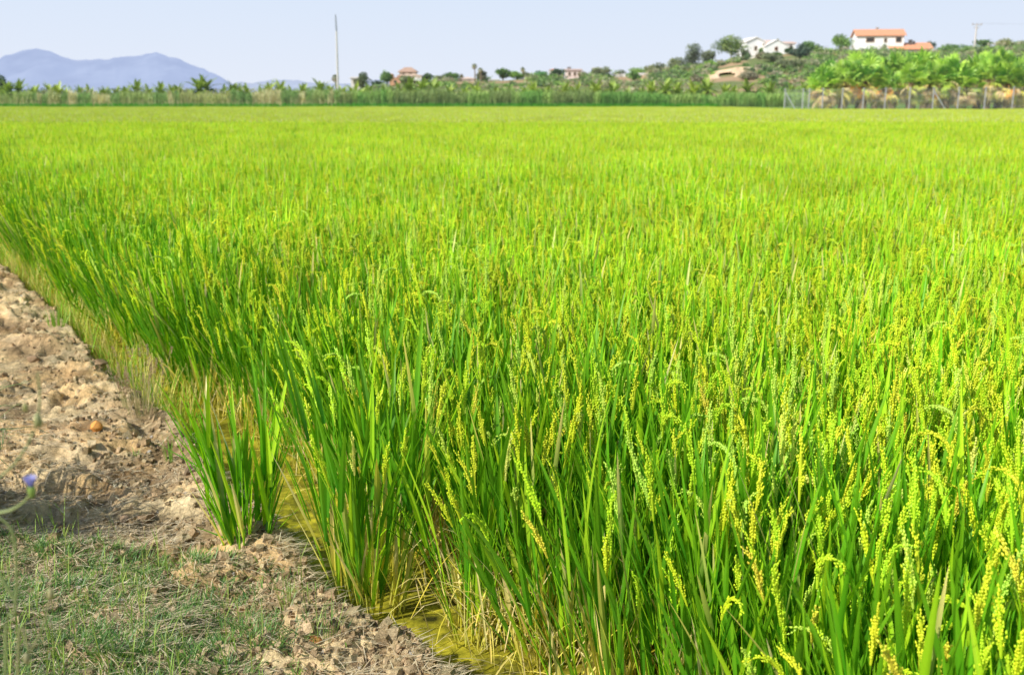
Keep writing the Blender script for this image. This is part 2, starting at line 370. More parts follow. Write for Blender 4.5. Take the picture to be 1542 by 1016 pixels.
def tiller(stm, lv, pn, x, y, H, lean, az, r, lod=0, pan=True, edge=False, nleaf=None, wm=1.0):
    d = Vector((math.cos(az)*math.sin(lean), math.sin(az)*math.sin(lean), math.cos(lean)))
    p0 = Vector((x, y, -.05)); top = p0+d*H
    k = 5; pts = [p0+d*H*i/k+Vector((math.cos(az), math.sin(az), -.3))*.03*(i/k)**2 for i in range(k+1)]
    yb = r.uniform(.1, .35) if not edge else r.uniform(.3, .7)
    cs = [mix(mix(YEL, STRAW, r.random()*.5), jit(STEM_G, .2, r), min(1, (i/k)/yb*.9)) for i in range(k+1)]
    if lod == 0: stm.tube(pts, [.0034, .003, .0026, .0022, .0016, .0010], cs, 4, False)
    else: strip(stm, p0, d, H, .006, 0, 2, cs[0], cs[-1], False)
    n = nleaf or (r.randint(3, 5) if lod == 0 else 3)
    for i in range(n):
        t = .18+.62*i/max(1, n-1)*r.uniform(.85, 1.1)
        q = p0+d*H*t
        a2 = r.uniform(0, 6.28); sp = r.uniform(.10, .34)
        dd = (d+Vector((math.cos(a2), math.sin(a2), 0))*sp).normalized()
        L = r.uniform(.24, .44)*(1.0 if t > .3 else .8)
        if not edge and r.random() < .85: L = min(L, max(.18, (1.08-t)*H+r.uniform(-.04, .16)))
        if r.random() < (.45 if wm == 1 else .8): c = jit(LEAF_D, .25, r)
        else: c = jit(LEAF_L, .25, r)
        c1 = mix(c, LEAF_L, .4)
        u = r.random()
        if t < .35 and u < (.45 if edge else .22): c, c1 = jit(YEL, .2, r), jit(STRAW, .2, r)
        elif wm != 1: c = mul(c, .8); c1 = mul(c1, .8)
        if u > .94: c1 = mix(YEL, STRAW, r.random())
        W = r.uniform(.012, .0195)*wm
        strip(lv, q, dd, L, W if lod == 0 else W*1.1, r.uniform(.1, .9) if r.random() < .8 else r.uniform(1.2, 2.6), 7 if lod == 0 else 3, c, c1, lod == 0)
    if pan:
        nod = r.uniform(0.0, .3) if r.random() < .84 else r.uniform(.7, 1.5)
        panicle(pn, pts[-1], (d+Vector((r.uniform(-.12, .12), r.uniform(-.12, .12), 0))), r.uniform(.12, .18), nod, r, lod)
def clump(r, n=9, rad=.055, H=(.68, .82), lod=0, edge=False, pan=.60, lean=.15, fan=1.0, pans=None, wm=1.0):
    s, l, p = MB(), MB(), MB()
    for i in range(n):
        a = r.uniform(0, 6.28); q = rad*math.sqrt(r.random())
        if pans is not None: p = MB()
        tiller(s, l, p, q*math.cos(a), q*math.sin(a), r.uniform(*H), abs(r.gauss(0, lean))+q/rad*.06*fan, a+r.uniform(-.8, .8), r, lod, r.random() < pan, edge, None, wm)
        if pans is not None and p.v: pans.append(p)
    return s, l, p
def joined(bs):
    m_ = MB()
    for b in bs: m_.add(b.v, b.f, b.c)
    return m_
def lib(name, makers, m):
    c = bpy.data.collections.new(name)
    for i, mk in enumerate(makers):
        me = mk().mesh('%s_%02d' % (name, i), m); o = bpy.data.objects.new('%s_%02d' % (name, i), me); c.objects.link(o)
    return c
def scatter(name, pts, rot, scl, idx, coll, label, cat):
    me = bpy.data.meshes.new(name); n = len(pts)
    me.vertices.add(n); me.vertices.foreach_set('co', np.asarray(pts, np.float32).ravel())
    a = me.attributes.new('rot', 'FLOAT_VECTOR', 'POINT'); a.data.foreach_set('vector', np.asarray(rot, np.float32).ravel())
    a = me.attributes.new('scl', 'FLOAT', 'POINT'); a.data.foreach_set('value', np.asarray(scl, np.float32))
    a = me.attributes.new('idx', 'INT', 'POINT'); a.data.foreach_set('value', np.asarray(idx, np.int32))
    o = bpy.data.objects.new(name, me); col.objects.link(o)
    g = bpy.data.node_groups.new(name, 'GeometryNodeTree')
    g.interface.new_socket('Geometry', in_out='INPUT', socket_type='NodeSocketGeometry'); g.interface.new_socket('Geometry', in_out='OUTPUT', socket_type='NodeSocketGeometry')
    gi = g.nodes.new('NodeGroupInput'); go = g.nodes.new('NodeGroupOutput')
    ip = g.nodes.new('GeometryNodeInstanceOnPoints'); ci = g.nodes.new('GeometryNodeCollectionInfo')
    ci.inputs['Collection'].default_value = coll; ci.inputs['Separate Children'].default_value = True; ci.inputs['Reset Children'].default_value = True
    ip.inputs['Pick Instance'].default_value = True
    def na(nm, ty):
        q = g.nodes.new('GeometryNodeInputNamedAttribute'); q.data_type = ty; q.inputs['Name'].default_value = nm; return q.outputs['Attribute']
    L = g.links
    L.new(gi.outputs[0], ip.inputs['Points']); L.new(ci.outputs[0], ip.inputs['Instance'])
    L.new(na('idx', 'INT'), ip.inputs['Instance Index'])
    e = g.nodes.new('FunctionNodeEulerToRotation'); L.new(na('rot', 'FLOAT_VECTOR'), e.inputs[0]); L.new(e.outputs[0], ip.inputs['Rotation'])
    L.new(na('scl', 'FLOAT'), ip.inputs['Scale'])
    L.new(ip.outputs[0], go.inputs[0])
    md = o.modifiers.new('scatter', 'NODES'); md.node_group = g
    tag(o, label, cat, kind='stuff'); return o

r1 = random.Random(11)
def arr(m_):
    T3 = np.array([f for f in m_.f if len(f) == 3], np.int64).reshape(-1, 3); Q4 = np.array([f for f in m_.f if len(f) == 4], np.int64).reshape(-1, 4)
    return np.array([tuple(v) for v in m_.v], np.float32), T3, Q4, np.array([tuple(c)[:3] for c in m_.c], np.float32)
def assemble(name, clumps, S, spacing, rnd, tilt=.05, cj=.13):
    """one square of crop put together from single clumps"""
    V = []; T3 = []; Q4 = []; C = []; o = 0; g = np.arange(-S/2+spacing/2, S/2, spacing)
    for gx in g:
        for gy in g:
            v, t3, q4, c = clumps[rnd.randint(len(clumps))]
            a = rnd.uniform(0, 6.28); tx, ty = rnd.normal(0, tilt, 2); k = rnd.uniform(.92, 1.07); ca, sa = math.cos(a), math.sin(a)
            p = v @ np.array([[ca, sa, 0], [-sa, ca, 0], [0, 0, 1]]); p = p*k; p[:, 0] += p[:, 2]*tx+gx+rnd.uniform(-.5, .5)*spacing; p[:, 1] += p[:, 2]*ty+gy+rnd.uniform(-.5, .5)*spacing
            V.append(p); T3.append(t3+o); Q4.append(q4+o); C.append(c*(1+rnd.uniform(-cj, cj))*np.array([1+rnd.uniform(-.14, .06), 1, 1])); o += len(v)
    V = np.concatenate(V); T3 = np.concatenate(T3); Q4 = np.concatenate(Q4); C = np.clip(np.concatenate(C), 0, .92)
    me = bpy.data.meshes.new(name); me.vertices.add(len(V)); me.vertices.foreach_set('co', V.astype(np.float32).ravel())
    nl = T3.size+Q4.size; me.loops.add(nl); me.loops.foreach_set('vertex_index', np.concatenate([T3.ravel(), Q4.ravel()]).astype(np.int32))
    tot = np.concatenate([np.full(len(T3), 3), np.full(len(Q4), 4)]).astype(np.int32); me.polygons.add(len(tot)); me.polygons.foreach_set('loop_start', np.concatenate([[0], np.cumsum(tot)[:-1]]).astype(np.int32)); me.polygons.foreach_set('loop_total', tot)
    at2 = me.color_attributes.new('Col', 'FLOAT_COLOR', 'POINT'); cc = np.ones((len(V), 4), np.float32); cc[:, :3] = C; at2.data.foreach_set('color', cc.ravel())
    me.materials.append(M_RICE); me.update(calc_edges=True); return me
def lib2(name, meshes):
    c = bpy.data.collections.new(name)
    for i, me in enumerate(meshes): c.objects.link(bpy.data.objects.new('%s_%02d' % (name, i), me))
    return c
CL0 = [clump(r1) for _ in range(12)]; CL0 = [arr(joined(c)) for c in CL0]
CL1 = [arr(joined(clump(r1, 10, .07, (.68, .81), 1, False, .68, .15))) for _ in range(12)]
def single(name, a):
    return assemble(name, [a], .01, .01, rs, 0, 0)
CLE = [arr(joined(clump(r1, 9, .055, (.62, .80), 0, True, .35, .15, 1.0, None, 1.1))) for _ in range(12)]
lib_near = lib2('rice_near', [single('rice_near', a) for a in CLE])
lib_patch = lib2('rice_patch', [assemble('rice_patch', CL0, .6, .12, rs) for _ in range(7)])
lib_mid = lib2('rice_mid', [assemble('rice_mid', CL1, 1.5, .15, rs) for _ in range(6)])
lib_edge = lib('rice_edge', [lambda: joined(clump(r1, 9, .05, (.55, .76), 0, True, .25, .14, 1.0, None, 1.1)) for _ in range(5)], M_RICE)
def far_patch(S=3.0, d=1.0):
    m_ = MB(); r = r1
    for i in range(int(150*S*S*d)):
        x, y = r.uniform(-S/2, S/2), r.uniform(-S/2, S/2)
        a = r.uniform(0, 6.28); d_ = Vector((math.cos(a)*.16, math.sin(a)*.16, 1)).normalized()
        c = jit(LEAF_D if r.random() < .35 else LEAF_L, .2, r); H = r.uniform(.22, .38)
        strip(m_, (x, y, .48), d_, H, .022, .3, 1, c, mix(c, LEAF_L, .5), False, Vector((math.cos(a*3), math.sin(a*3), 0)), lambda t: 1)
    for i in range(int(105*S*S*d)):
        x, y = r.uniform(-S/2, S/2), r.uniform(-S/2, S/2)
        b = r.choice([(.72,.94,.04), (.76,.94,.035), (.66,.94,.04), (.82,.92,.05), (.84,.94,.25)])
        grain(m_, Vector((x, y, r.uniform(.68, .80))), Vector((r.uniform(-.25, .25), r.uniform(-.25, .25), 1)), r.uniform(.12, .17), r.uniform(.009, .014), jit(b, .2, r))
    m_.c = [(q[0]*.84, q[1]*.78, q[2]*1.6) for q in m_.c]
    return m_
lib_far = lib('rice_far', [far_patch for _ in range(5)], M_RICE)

def jgrid(x0, x1, y0, y1, s, k=.5):
    X, Y = np.meshgrid(np.arange(x0, x1, s), np.arange(y0, y1, s)); X = X.ravel(); Y = Y.ravel()
    X = X+rs.uniform(-k, k, X.shape)*s; Y = Y+rs.uniform(-k, k, Y.shape)*s; return X, Y
def wedge(x, y, a=.60, b=1.1): return np.abs(x) < a*y+b
# a hierarchy of squares: 3.0 m far, 1.5 m middle, 0.6 m near, single clumps by the ditch
def cells(x0, x1, y0, y1, s):
    nx = int(round((x1-x0)/s)); ny = int(round((y1-y0)/s)); X, Y = np.meshgrid(x0+(np.arange(nx)+.5)*s, y0+(np.arange(ny)+.5)*s); return X.ravel(), Y.ravel()
def put(name, coll, nv, X, Y, label, q=.012):
    n = len(X); rot = np.zeros((n, 3)); rot[:, 2] = rs.randint(0, 4, n)*math.pi/2
    return scatter(name, np.stack([X, Y, X*0], 1), rot, 1+rs.uniform(-q, q, n), rs.randint(0, nv, n), coll, label, 'rice')
Y0 = 0.9; YM = 14.1; YF = 41.1          # 0.6 * 22 = 13.2 ; 1.5 * 18 = 27
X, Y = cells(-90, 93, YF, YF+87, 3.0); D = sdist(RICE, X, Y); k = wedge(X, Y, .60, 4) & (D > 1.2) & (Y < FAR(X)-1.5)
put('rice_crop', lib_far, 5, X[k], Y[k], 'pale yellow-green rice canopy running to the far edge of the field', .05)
X, Y = cells(-30, 30, YM, YF, 1.5); D = sdist(RICE, X, Y); k = wedge(X, Y, .60, 2.2); m2 = k & (D > 1.1)
put('rice_crop', lib_mid, 6, X[m2], Y[m2], 'bright green rice canopy filling the middle of the field', .035)
gap = [(x, y) for x, y, a in zip(X, Y, k & (D > -1.1) & (D <= 1.1)) if a]
X, Y = cells(-10.8, 10.8, Y0, YM, .6); D = sdist(RICE, X, Y); k = wedge(X, Y, .60, 1.2); m2 = k & (D > .62)
put('rice_crop', lib_patch, 7, X[m2], Y[m2], 'dense green rice crop with upright yellow-green panicles in the near field')
gap2 = [(x, y) for x, y, a in zip(X, Y, k & (D > -.6) & (D <= .62)) if a]
P = []
for L_, h_, s_ in ((gap, .75, .14), (gap2, .3, .12)):
    for cx, cy in L_:
        a, b = jgrid(cx-h_+s_/2, cx+h_-.001, cy-h_+s_/2, cy+h_-.001, s_); P += list(zip(a, b))
P = np.array(P); X, Y = P[:, 0], P[:, 1]; D = sdist(RICE, X, Y)+(fbm(X*1.7, Y*1.7, 91, 2)-.5)*.25*sstep(3.5, 6, Y); k = D > .06; X, Y, D = X[k], Y[k], D[k]; n = len(X)
rot = np.stack([rs.normal(0, .045, n), rs.normal(0, .045, n), rs.uniform(0, 6.28, n)], 1)
k = (1-sstep(0, .45, D))*rs.uniform(.0, .36, n); rot[:, 1] -= k*.85; rot[:, 0] += k*.2
scatter('rice_crop', np.stack([X, Y, X*0], 1), rot, rs.uniform(.9, 1.05, n)*(1-.1*(1-sstep(0, .3, D))), rs.randint(0, 12, n), lib_near, 'outermost rice leaning over the ditch along the bank', 'rice')
# the ragged fringe at the ditch
X, Y = jgrid(-8, 3, 1.0, 14, .10); D = sdist(RICE, X, Y); m_ = (D > -.02) & (D < .22) & wedge(X, Y, .6, 1.2) & (rs.random_sample(len(X)) < .25+.5*sstep(4, 6, Y))
X, Y, D = X[m_], Y[m_], D[m_]; n = len(X)
rot = np.stack([rs.normal(.05, .07, n), rs.normal(-.12, .09, n), rs.uniform(0, 6.28, n)], 1)
scatter('rice_margin', np.stack([X, Y, X*0], 1), rot, rs.uniform(.75, 1.05, n), rs.randint(0, 5, n), lib_edge, 'outer fringe of rice with yellow stem bases standing in the ditch', 'rice')

# clumps that stand on their own
def rice_plant(u, v, n, rad, H, lean, label, seed, pan=.4, zz=0, extra=None, edge=False, wm=1.25):
    x, y = gp(u, v, zz); r = random.Random(seed)
    e = empty('rice_plant', (x, y, zz), label, 'rice plant', 'rice plants standing on their own at the ditch')
    PANS = []; s, l, p = clump(r, n, rad, H, 0, edge, pan, lean, 2.2, PANS, wm)
    if extra: extra(s, l, p, r)
    s.build('stems', M_RICE, e); l.build('leaves', M_RICE, e)
    for q in PANS: q.build('panicle', M_GRAIN, e)
    return e
def ex1(s, l, p, r):
    for (az, ln, L, h) in [(2.9, .65, .5, .3), (3.4, .5, .55, .25), (0.2, .7, .42, .2), (2.6, .4, .6, .45), (0.5, .5, .4, .1), (3.7, .8, .35, .15), (-.4, .6, .4, .18)]:
        strip(l, (r.uniform(-.03, .03), r.uniform(-.03, .03), h), (math.cos(az)*math.sin(ln), math.sin(az)*.3*math.sin(ln), math.cos(ln)), L, .013, .5, 8, jit(LEAF_L, .15, r), jit(LEAF_L, .2, r))
rice_plant(560, 912, 46, .12, (.60, .92), .11, 'tall rice clump standing alone at the corner of the muddy bank', 3, .45, 0, ex1, True)
def ex2(s, l, p, r):
    for (az, ln, L, h, c) in [(3.05, .95, .40, .22, LEAF_D), (3.0, .55, .45, .2, LEAF_L), (3.1, .25, .5, .15, (.6, .62, .5)), (0.1, .5, .42, .05, LEAF_L), (0.0, .75, .3, .03, LEAF_L), (3.3, .12, .36, .0, LEAF_D), (3.2, 1.1, .22, .02, LEAF_D)]:
        strip(l, (r.uniform(-.05, .05), r.uniform(-.03, .03), h), (math.cos(az)*math.sin(ln), math.sin(az)*.3*math.sin(ln), math.cos(ln)), L, .014, .35, 8, jit(c, .1, r), jit(c, .1, r))
rice_plant(378, 838, 26, .07, (.40, .68), .09, 'short rice clump without panicles on the bank left of the tall clump', 12, 0, .10, ex2)
rice_plant(712, 962, 12, .06, (.55, .7), .16, 'rice plant with yellow lower stems at the near end of the open water', 6, .3, 0, None, True)

# ------------------------------------------------------------------ verge grasses, straw
def on_bank(u, v):
    x, y = gp(u, v, .16); return x, y
def blades(name, pts, mk, mat_, label, cat):
    m_ = MB()
    X = np.array([p[0] for p in pts]); Y = np.array([p[1] for p in pts]); Z = gh(X, Y)
    for x, y, z in zip(X, Y, Z): mk(m_, float(x), float(y), float(z))
    o = m_.build(name, mat_); tag(o, label, cat, kind='stuff'); return o
rg = random.Random(21)
def gmask(u, v):
    # short grass area, in the near left corner of the bank
    return v > 805+max(0, (u-120))*.18 and u < 560
pts = []
while len(pts) < 9500:
    u = rg.uniform(-160, 520); v = rg.uniform(790, 1130)
    dens = 1.0 if u < 260 else max(.08, 1-(u-260)/260)
    if not gmask(u, v) or rg.random() > dens: continue
    x, y = on_bank(u, v)
    if float(vn(x*6, y*6, 4)) < .35 and rg.random() < .7: continue
    pts.append((x, y))
def mkgrass(m_, x, y, z):
    g = mix((.07, .18, .045), (.22, .36, .06), rg.random()**1.5); a = rg.uniform(0, 6.28); 
    for k in range(rg.randint(2, 4)):
        a2 = a+rg.uniform(-1.5, 1.5); up = rg.uniform(.15, 1.3); L = rg.uniform(.025, .07)
        strip(m_, (x, y, z-.004), (math.cos(a2), math.sin(a2), up), L, rg.uniform(.0024, .0046), rg.uniform(2, 9), 3, jit(g, .2, rg), jit(g, .25, rg), False)
blades('short_grass', pts, mkgrass, M_GRASS, 'short blue-green creeping grass covering the bank in the near corner', 'grass')
pts = []
while len(pts) < 330:
    u = rg.uniform(-120, 480); v = rg.uniform(800, 1120)
    if gmask(u, v) and rg.random() < (1 if u < 280 else .45): pts.append(on_bank(u, v))
def mktall(m_, x, y, z):
    g = mix((.28, .48, .06), (.45, .52, .12), rg.random()); a = rg.uniform(0, 6.28); l = rg.uniform(0, .25)
    L = rg.uniform(.06, .19); d = Vector((math.cos(a)*l, math.sin(a)*l, 1))
    strip(m_, (x, y, z-.004), d, L, rg.uniform(.0018, .0034), .6, 4, g, mix(g, (.4, .42, .15), .4), False)
    for k in range(rg.randint(0, 3)):
        a2 = rg.uniform(0, 6.28); h = rg.uniform(.1, .6)*L
        strip(m_, Vector((x, y, z))+d.normalized()*h, (math.cos(a2)*.6, math.sin(a2)*.6, 1), L*.4, .003, 3, 3, g, g, False)
blades('grass_shoots', pts, mktall, M_GRASS, 'thin upright pale green grass shoots rising above the short grass', 'grass')
# straw litter
pts = []
while len(pts) < 22000:
    u = rg.uniform(-200, 720); v = rg.uniform(400, 1130)
    if v < 700 and rg.random() < .45: continue
    x, y = on_bank(u, v)
    d = -float(sdist(BANK, [x], [y])[0])
    if d < .03: continue
    q = float(fbm(np.array([x*3.0]), np.array([y*4.5]), 33, 3)[0])
    if q < .45 and rg.random() < .8: continue
    pts.append((x, y))
def mkstraw(m_, x, y, z):
    a = rg.gauss(0.1, .9); c = jit(mix((.88, .76, .52), (.48, .36, .20), rg.random()**1.4), .15, rg)
    L = rg.uniform(.02, .10)*(2.0 if rg.random() < .06 else 1)
    strip(m_, (x, y, z+rg.uniform(.001, .012)), (math.cos(a), math.sin(a), rg.uniform(-.12, .22)), L, rg.uniform(.0012, .0034), rg.uniform(0, 5), 3, c, c, False)
blades('straw_litter', pts, mkstraw, M_DRY, 'dry tan straw and dead stems littering the earth bank', 'straw')
pts = []
while len(pts) < 6500:
    u = rg.uniform(-200, 720); v = rg.uniform(400, 1130); x, y = on_bank(u, v); d = -float(sdist(BANK, [x], [y])[0])
    if d < .0 or (rg.random() > (1 if d < .4 else .35)): continue
    pts.append((x, y))
def mkcrumb(m_, x, y, z):
    q = rg.uniform(.003, .010)*(1 if rg.random() < .93 else 2.1); c = jit(mix((.74, .56, .32), (.38, .27, .14), rg.random()), .2, rg)
    if rg.random() < .015: c = (.62, .55, .45)
    vs = [Vector((sx*q*rg.uniform(.6, 1.3), sy*q*rg.uniform(.6, 1.3), sz*q*rg.uniform(.5, 1))) for sx in (-1, 1) for sy in (-1, 1) for sz in (-1, 1)]
    M = Matrix.Rotation(rg.uniform(0, 6.28), 3, (rg.random(), rg.random(), .5)); P0_ = Vector((x, y, z+q*.3))
    m_.add([P0_+M @ k for k in vs], [(0, 2, 3, 1), (4, 5, 7, 6), (0, 1, 5, 4), (1, 3, 7, 5), (3, 2, 6, 7), (2, 0, 4, 6)], c)
blades('soil_crumbs', pts, mkcrumb, M_SOIL, 'small crumbs of dry earth and grit lying on the bank', 'dirt')
# dry grass along the far part of the edge
pts = []
while len(pts) < 1500:
    t = rg.random(); u = -40+t*330; v = np.interp(u, [-40, 0, 70, 140, 215, 290], [365, 392, 448, 526, 596, 650])+rg.gauss(0, 9)-4
    if rg.random() < (u/330)*.55: continue
    pts.append(gp(u, v, .06))
def mkdry(m_, x, y, z):
    g = mix((.86, .70, .26), (.72, .74, .08), rg.random()); a = rg.uniform(0, 6.28); z = max(z, 0)
    if rg.random() < .35: g = (.26, .60, .03)
    strip(m_, (x, y, z-.01), (math.cos(a)*.35, math.sin(a)*.35, 1), rg.uniform(.12, .38), rg.uniform(.003, .007), rg.uniform(.5, 4), 4, jit(g, .2, rg), jit(g, .2, rg), False)
blades('dry_grass', pts, mkdry, M_DRY, 'dry yellowish grass growing along the foot of the rice by the bank', 'grass')
pts = []
for _ in range(1500):
    x, y = RICE[rg.randint(1, 11)] if False else gp(rg.uniform(230, 700), 0, 0) if False else (0, 0)
    k = rg.randint(2, len(RICE)-6); t = rg.random(); x = RICE[k][0]*(1-t)+RICE[k+1][0]*t; y = RICE[k][1]*(1-t)+RICE[k+1][1]*t
    pts.append((x+rg.gauss(.05, .08), y+rg.gauss(.04, .08)))
def mkdead(m_, x, y, z):
    a = rg.uniform(0, 6.28); c = jit(mix(YEL, STRAW, rg.random()), .2, rg); tl = rg.random()
    strip(m_, (x, y, rg.uniform(0, .15)), (math.cos(a)*.8, math.sin(a)*.8, rg.uniform(.2, 3.2)), rg.uniform(.08, .36), rg.uniform(.003, .008), rg.uniform(2, 9), 5, c, c, True)
blades('dead_rice_leaves', pts, mkdead, M_DRY, 'yellow and straw-coloured dead leaves tangled at the foot of the rice', 'dead leaves')

# single small plants and stones
def tuft(name, u, v, z, n, L, cols, W, label, cat, spread=.5, rad=.03, heads=False, mat_=M_GRASS, group=None, bend=(1, 4)):
    x, y = gp(u, v, z); zz = ghz(x, y); r = random.Random(int(u*7+v))
    e = empty(name, (x, y, zz), label, cat, group); m_ = MB(); h_ = MB()
    for i in range(n):
        a = r.uniform(0, 6.28); s = spread*r.random(); q = rad*math.sqrt(r.random()); b = Vector((q*math.cos(a), q*math.sin(a), -.012))
        d = Vector((math.cos(a)*s, math.sin(a)*s, 1)).normalized(); l = r.uniform(*L); c = jit(r.choice(cols), .18, r)
        if heads and r.random() < .45:
            m_.tube([b, b+d*l*.5, b+d*l], [.0014, .0012, .0009], c, 3)
            tp = b+d*l; hd = (d+Vector((r.uniform(-.2, .2), r.uniform(-.2, .2), 0))).normalized()
            for k in range(44):
                an = r.uniform(0, 6.28); t = r.random(); o = hd.orthogonal().normalized(); o = Matrix.Rotation(an, 3, hd) @ o
                grain(h_, tp+hd*t*.06+o*.003*math.sin(math.pi*(t*.9+.1)), hd+o*.5, .012, .0012, jit((.52, .38, .24), .2, r))
        else: strip(m_, b, d, l, r.uniform(*W), r.uniform(*bend), 5, c, mix(c, (.5, .5, .2), .15), True)
    m_.build('leaves' if not heads else 'stalks', mat_, e)
    if h_.v: h_.build('seed_heads', M_DRY, e)
    return e
tuft('dry_grass_tuft', 213, 642, .1, 75, (.12, .34), [(.55, .45, .25), (.5, .42, .2), (.35, .38, .12)], (.002, .004), 'dry tan grass tuft with fluffy seed heads beside the water', 'grass tuft', .45, .09, True, M_DRY)
tuft('grass_tuft', 88, 502, .12, 46, (.10, .2), [(.2, .42, .04), (.3, .5, .06)], (.004, .007), 'bright green grass tuft on the bank near the far mud clods', 'grass tuft', .5, .07)
tuft('grass_sprout', 256, 700, .13, 12, (.08, .17), [(.2, .38, .05)], (.003, .006), 'small green sprout growing by the dark clods right of the orange stone', 'sprout', .25, .015)
tuft('grass_sprout', 203, 690, .13, 18, (.02, .06), [(.2, .38, .05)], (.003, .004), 'tiny low green seedling in the soil just right of the orange stone', 'sprout', .9, .02)
tuft('grass_tuft', 437, 925, .12, 16, (.06, .16), [(.26, .38, .06), (.4, .42, .1)], (.002, .004), 'thin green tuft on damp earth between the short and tall rice clumps', 'grass tuft', .3, .03)
tuft('grass_tuft', 495, 985, .13, 20, (.05, .15), [(.16, .3, .06), (.3, .4, .08)], (.002, .004), 'green tuft beside the reddish clod in front of the tall rice clump', 'grass tuft', .5, .035)
tuft('grass_tuft', 398, 985, .14, 34, (.03, .10), [(.12, .26, .07), (.16, .3, .08)], (.002, .004), 'bushy dark green tuft at the right end of the short grass', 'grass tuft', .9, .05)
tuft('grass_tuft', 520, 880, .03, 46, (.10, .26), [(.3, .46, .06), (.42, .48, .08)], (.002, .0035), 'fine hair-like light green grass at the left foot of the tall rice clump', 'grass tuft', .35, .07)
def stone(name, u, v, z, R_, c, label, cat, seed, sq=.75, lift=.35, group=None):
    x, y = gp(u, v, z); zz = ghz(x, y); r = random.Random(seed)
    import bmesh
    bm = bmesh.new(); bmesh.ops.create_icosphere(bm, subdivisions=3, radius=1)
    off = [Vector((r.uniform(-1, 1), r.uniform(-1, 1), r.uniform(-1, 1))).normalized() for _ in range(9)]; hh = [r.uniform(.38, .78) for _ in range(9)]
    m_ = MB(); vs = []; cs = []
    for v_ in bm.verts:
        p = v_.co.normalized()
        for o, h in zip(off, hh):
            d = p.dot(o)
            if d > h: p = p-o*(d-h)*.85
        p = p*(1+.10*(float(vn(p.x*3+seed, p.y*3+p.z*2, seed))-.5))
        vs.append(Vector((p.x*R_, p.y*R_*.9, p.z*R_*sq))); cs.append(jit(c, .08, r))
    m_.add(vs, [tuple(q.index for q in f.verts) for f in bm.faces], cs); bm.free()
    o = m_.build(name, M_STONE, None, False); o.location = (x, y, zz+R_*sq*lift); o.rotation_euler = (0, 0, r.uniform(0, 6)); tag(o, label, cat, group); return o
stone('stone', 145, 660, .14, .037, (.70, .32, .08), 'orange-brown stone lying alone on the dry bank', 'stone', 3, .8, .55)
stone('pebble', 447, 822, .08, .010, (.6, .6, .6), 'small whitish pebble in the dark mud under the bank edge', 'pebble', 4)
stone('clod', 478, 993, .13, .026, (.36, .17, .05), 'reddish brown clod beside a grass tuft in front of the tall rice clump', 'clod', 5, .55, .3)
stone('clod', 372, 971, .14, .024, (.42, .26, .14), 'pale brown clod at the right end of the short grass', 'clod', 6, .6, .3)
stone('clod', 187, 772, .14, .028, (.30, .21, .13), 'grey-brown clod on the edge of the shaded hollow', 'clod', 8, .8, .4)
for i, (u, v, q, lb) in enumerate([(215, 775, .05, 'lumpy ochre clod of earth just right of the grey-brown clod'), (290, 725, .045, 'dark crumbly clod of earth above the short rice clump'), (455, 838, .035, 'dark wet clod just below the whitish pebble'), (52, 555, .05, 'brown clod of earth near the far end of the bank'), (150, 560, .06, 'brown clod overhanging the mud step near the dry tuft'), (405, 825, .035, 'dark clod behind the foot of the short rice clump')]):
    stone('clod', u, v, .12, q, (.30, .2, .11) if i in (0, 3, 4) else (.17, .12, .07), lb, 'clod', 20+i, .6, .15)

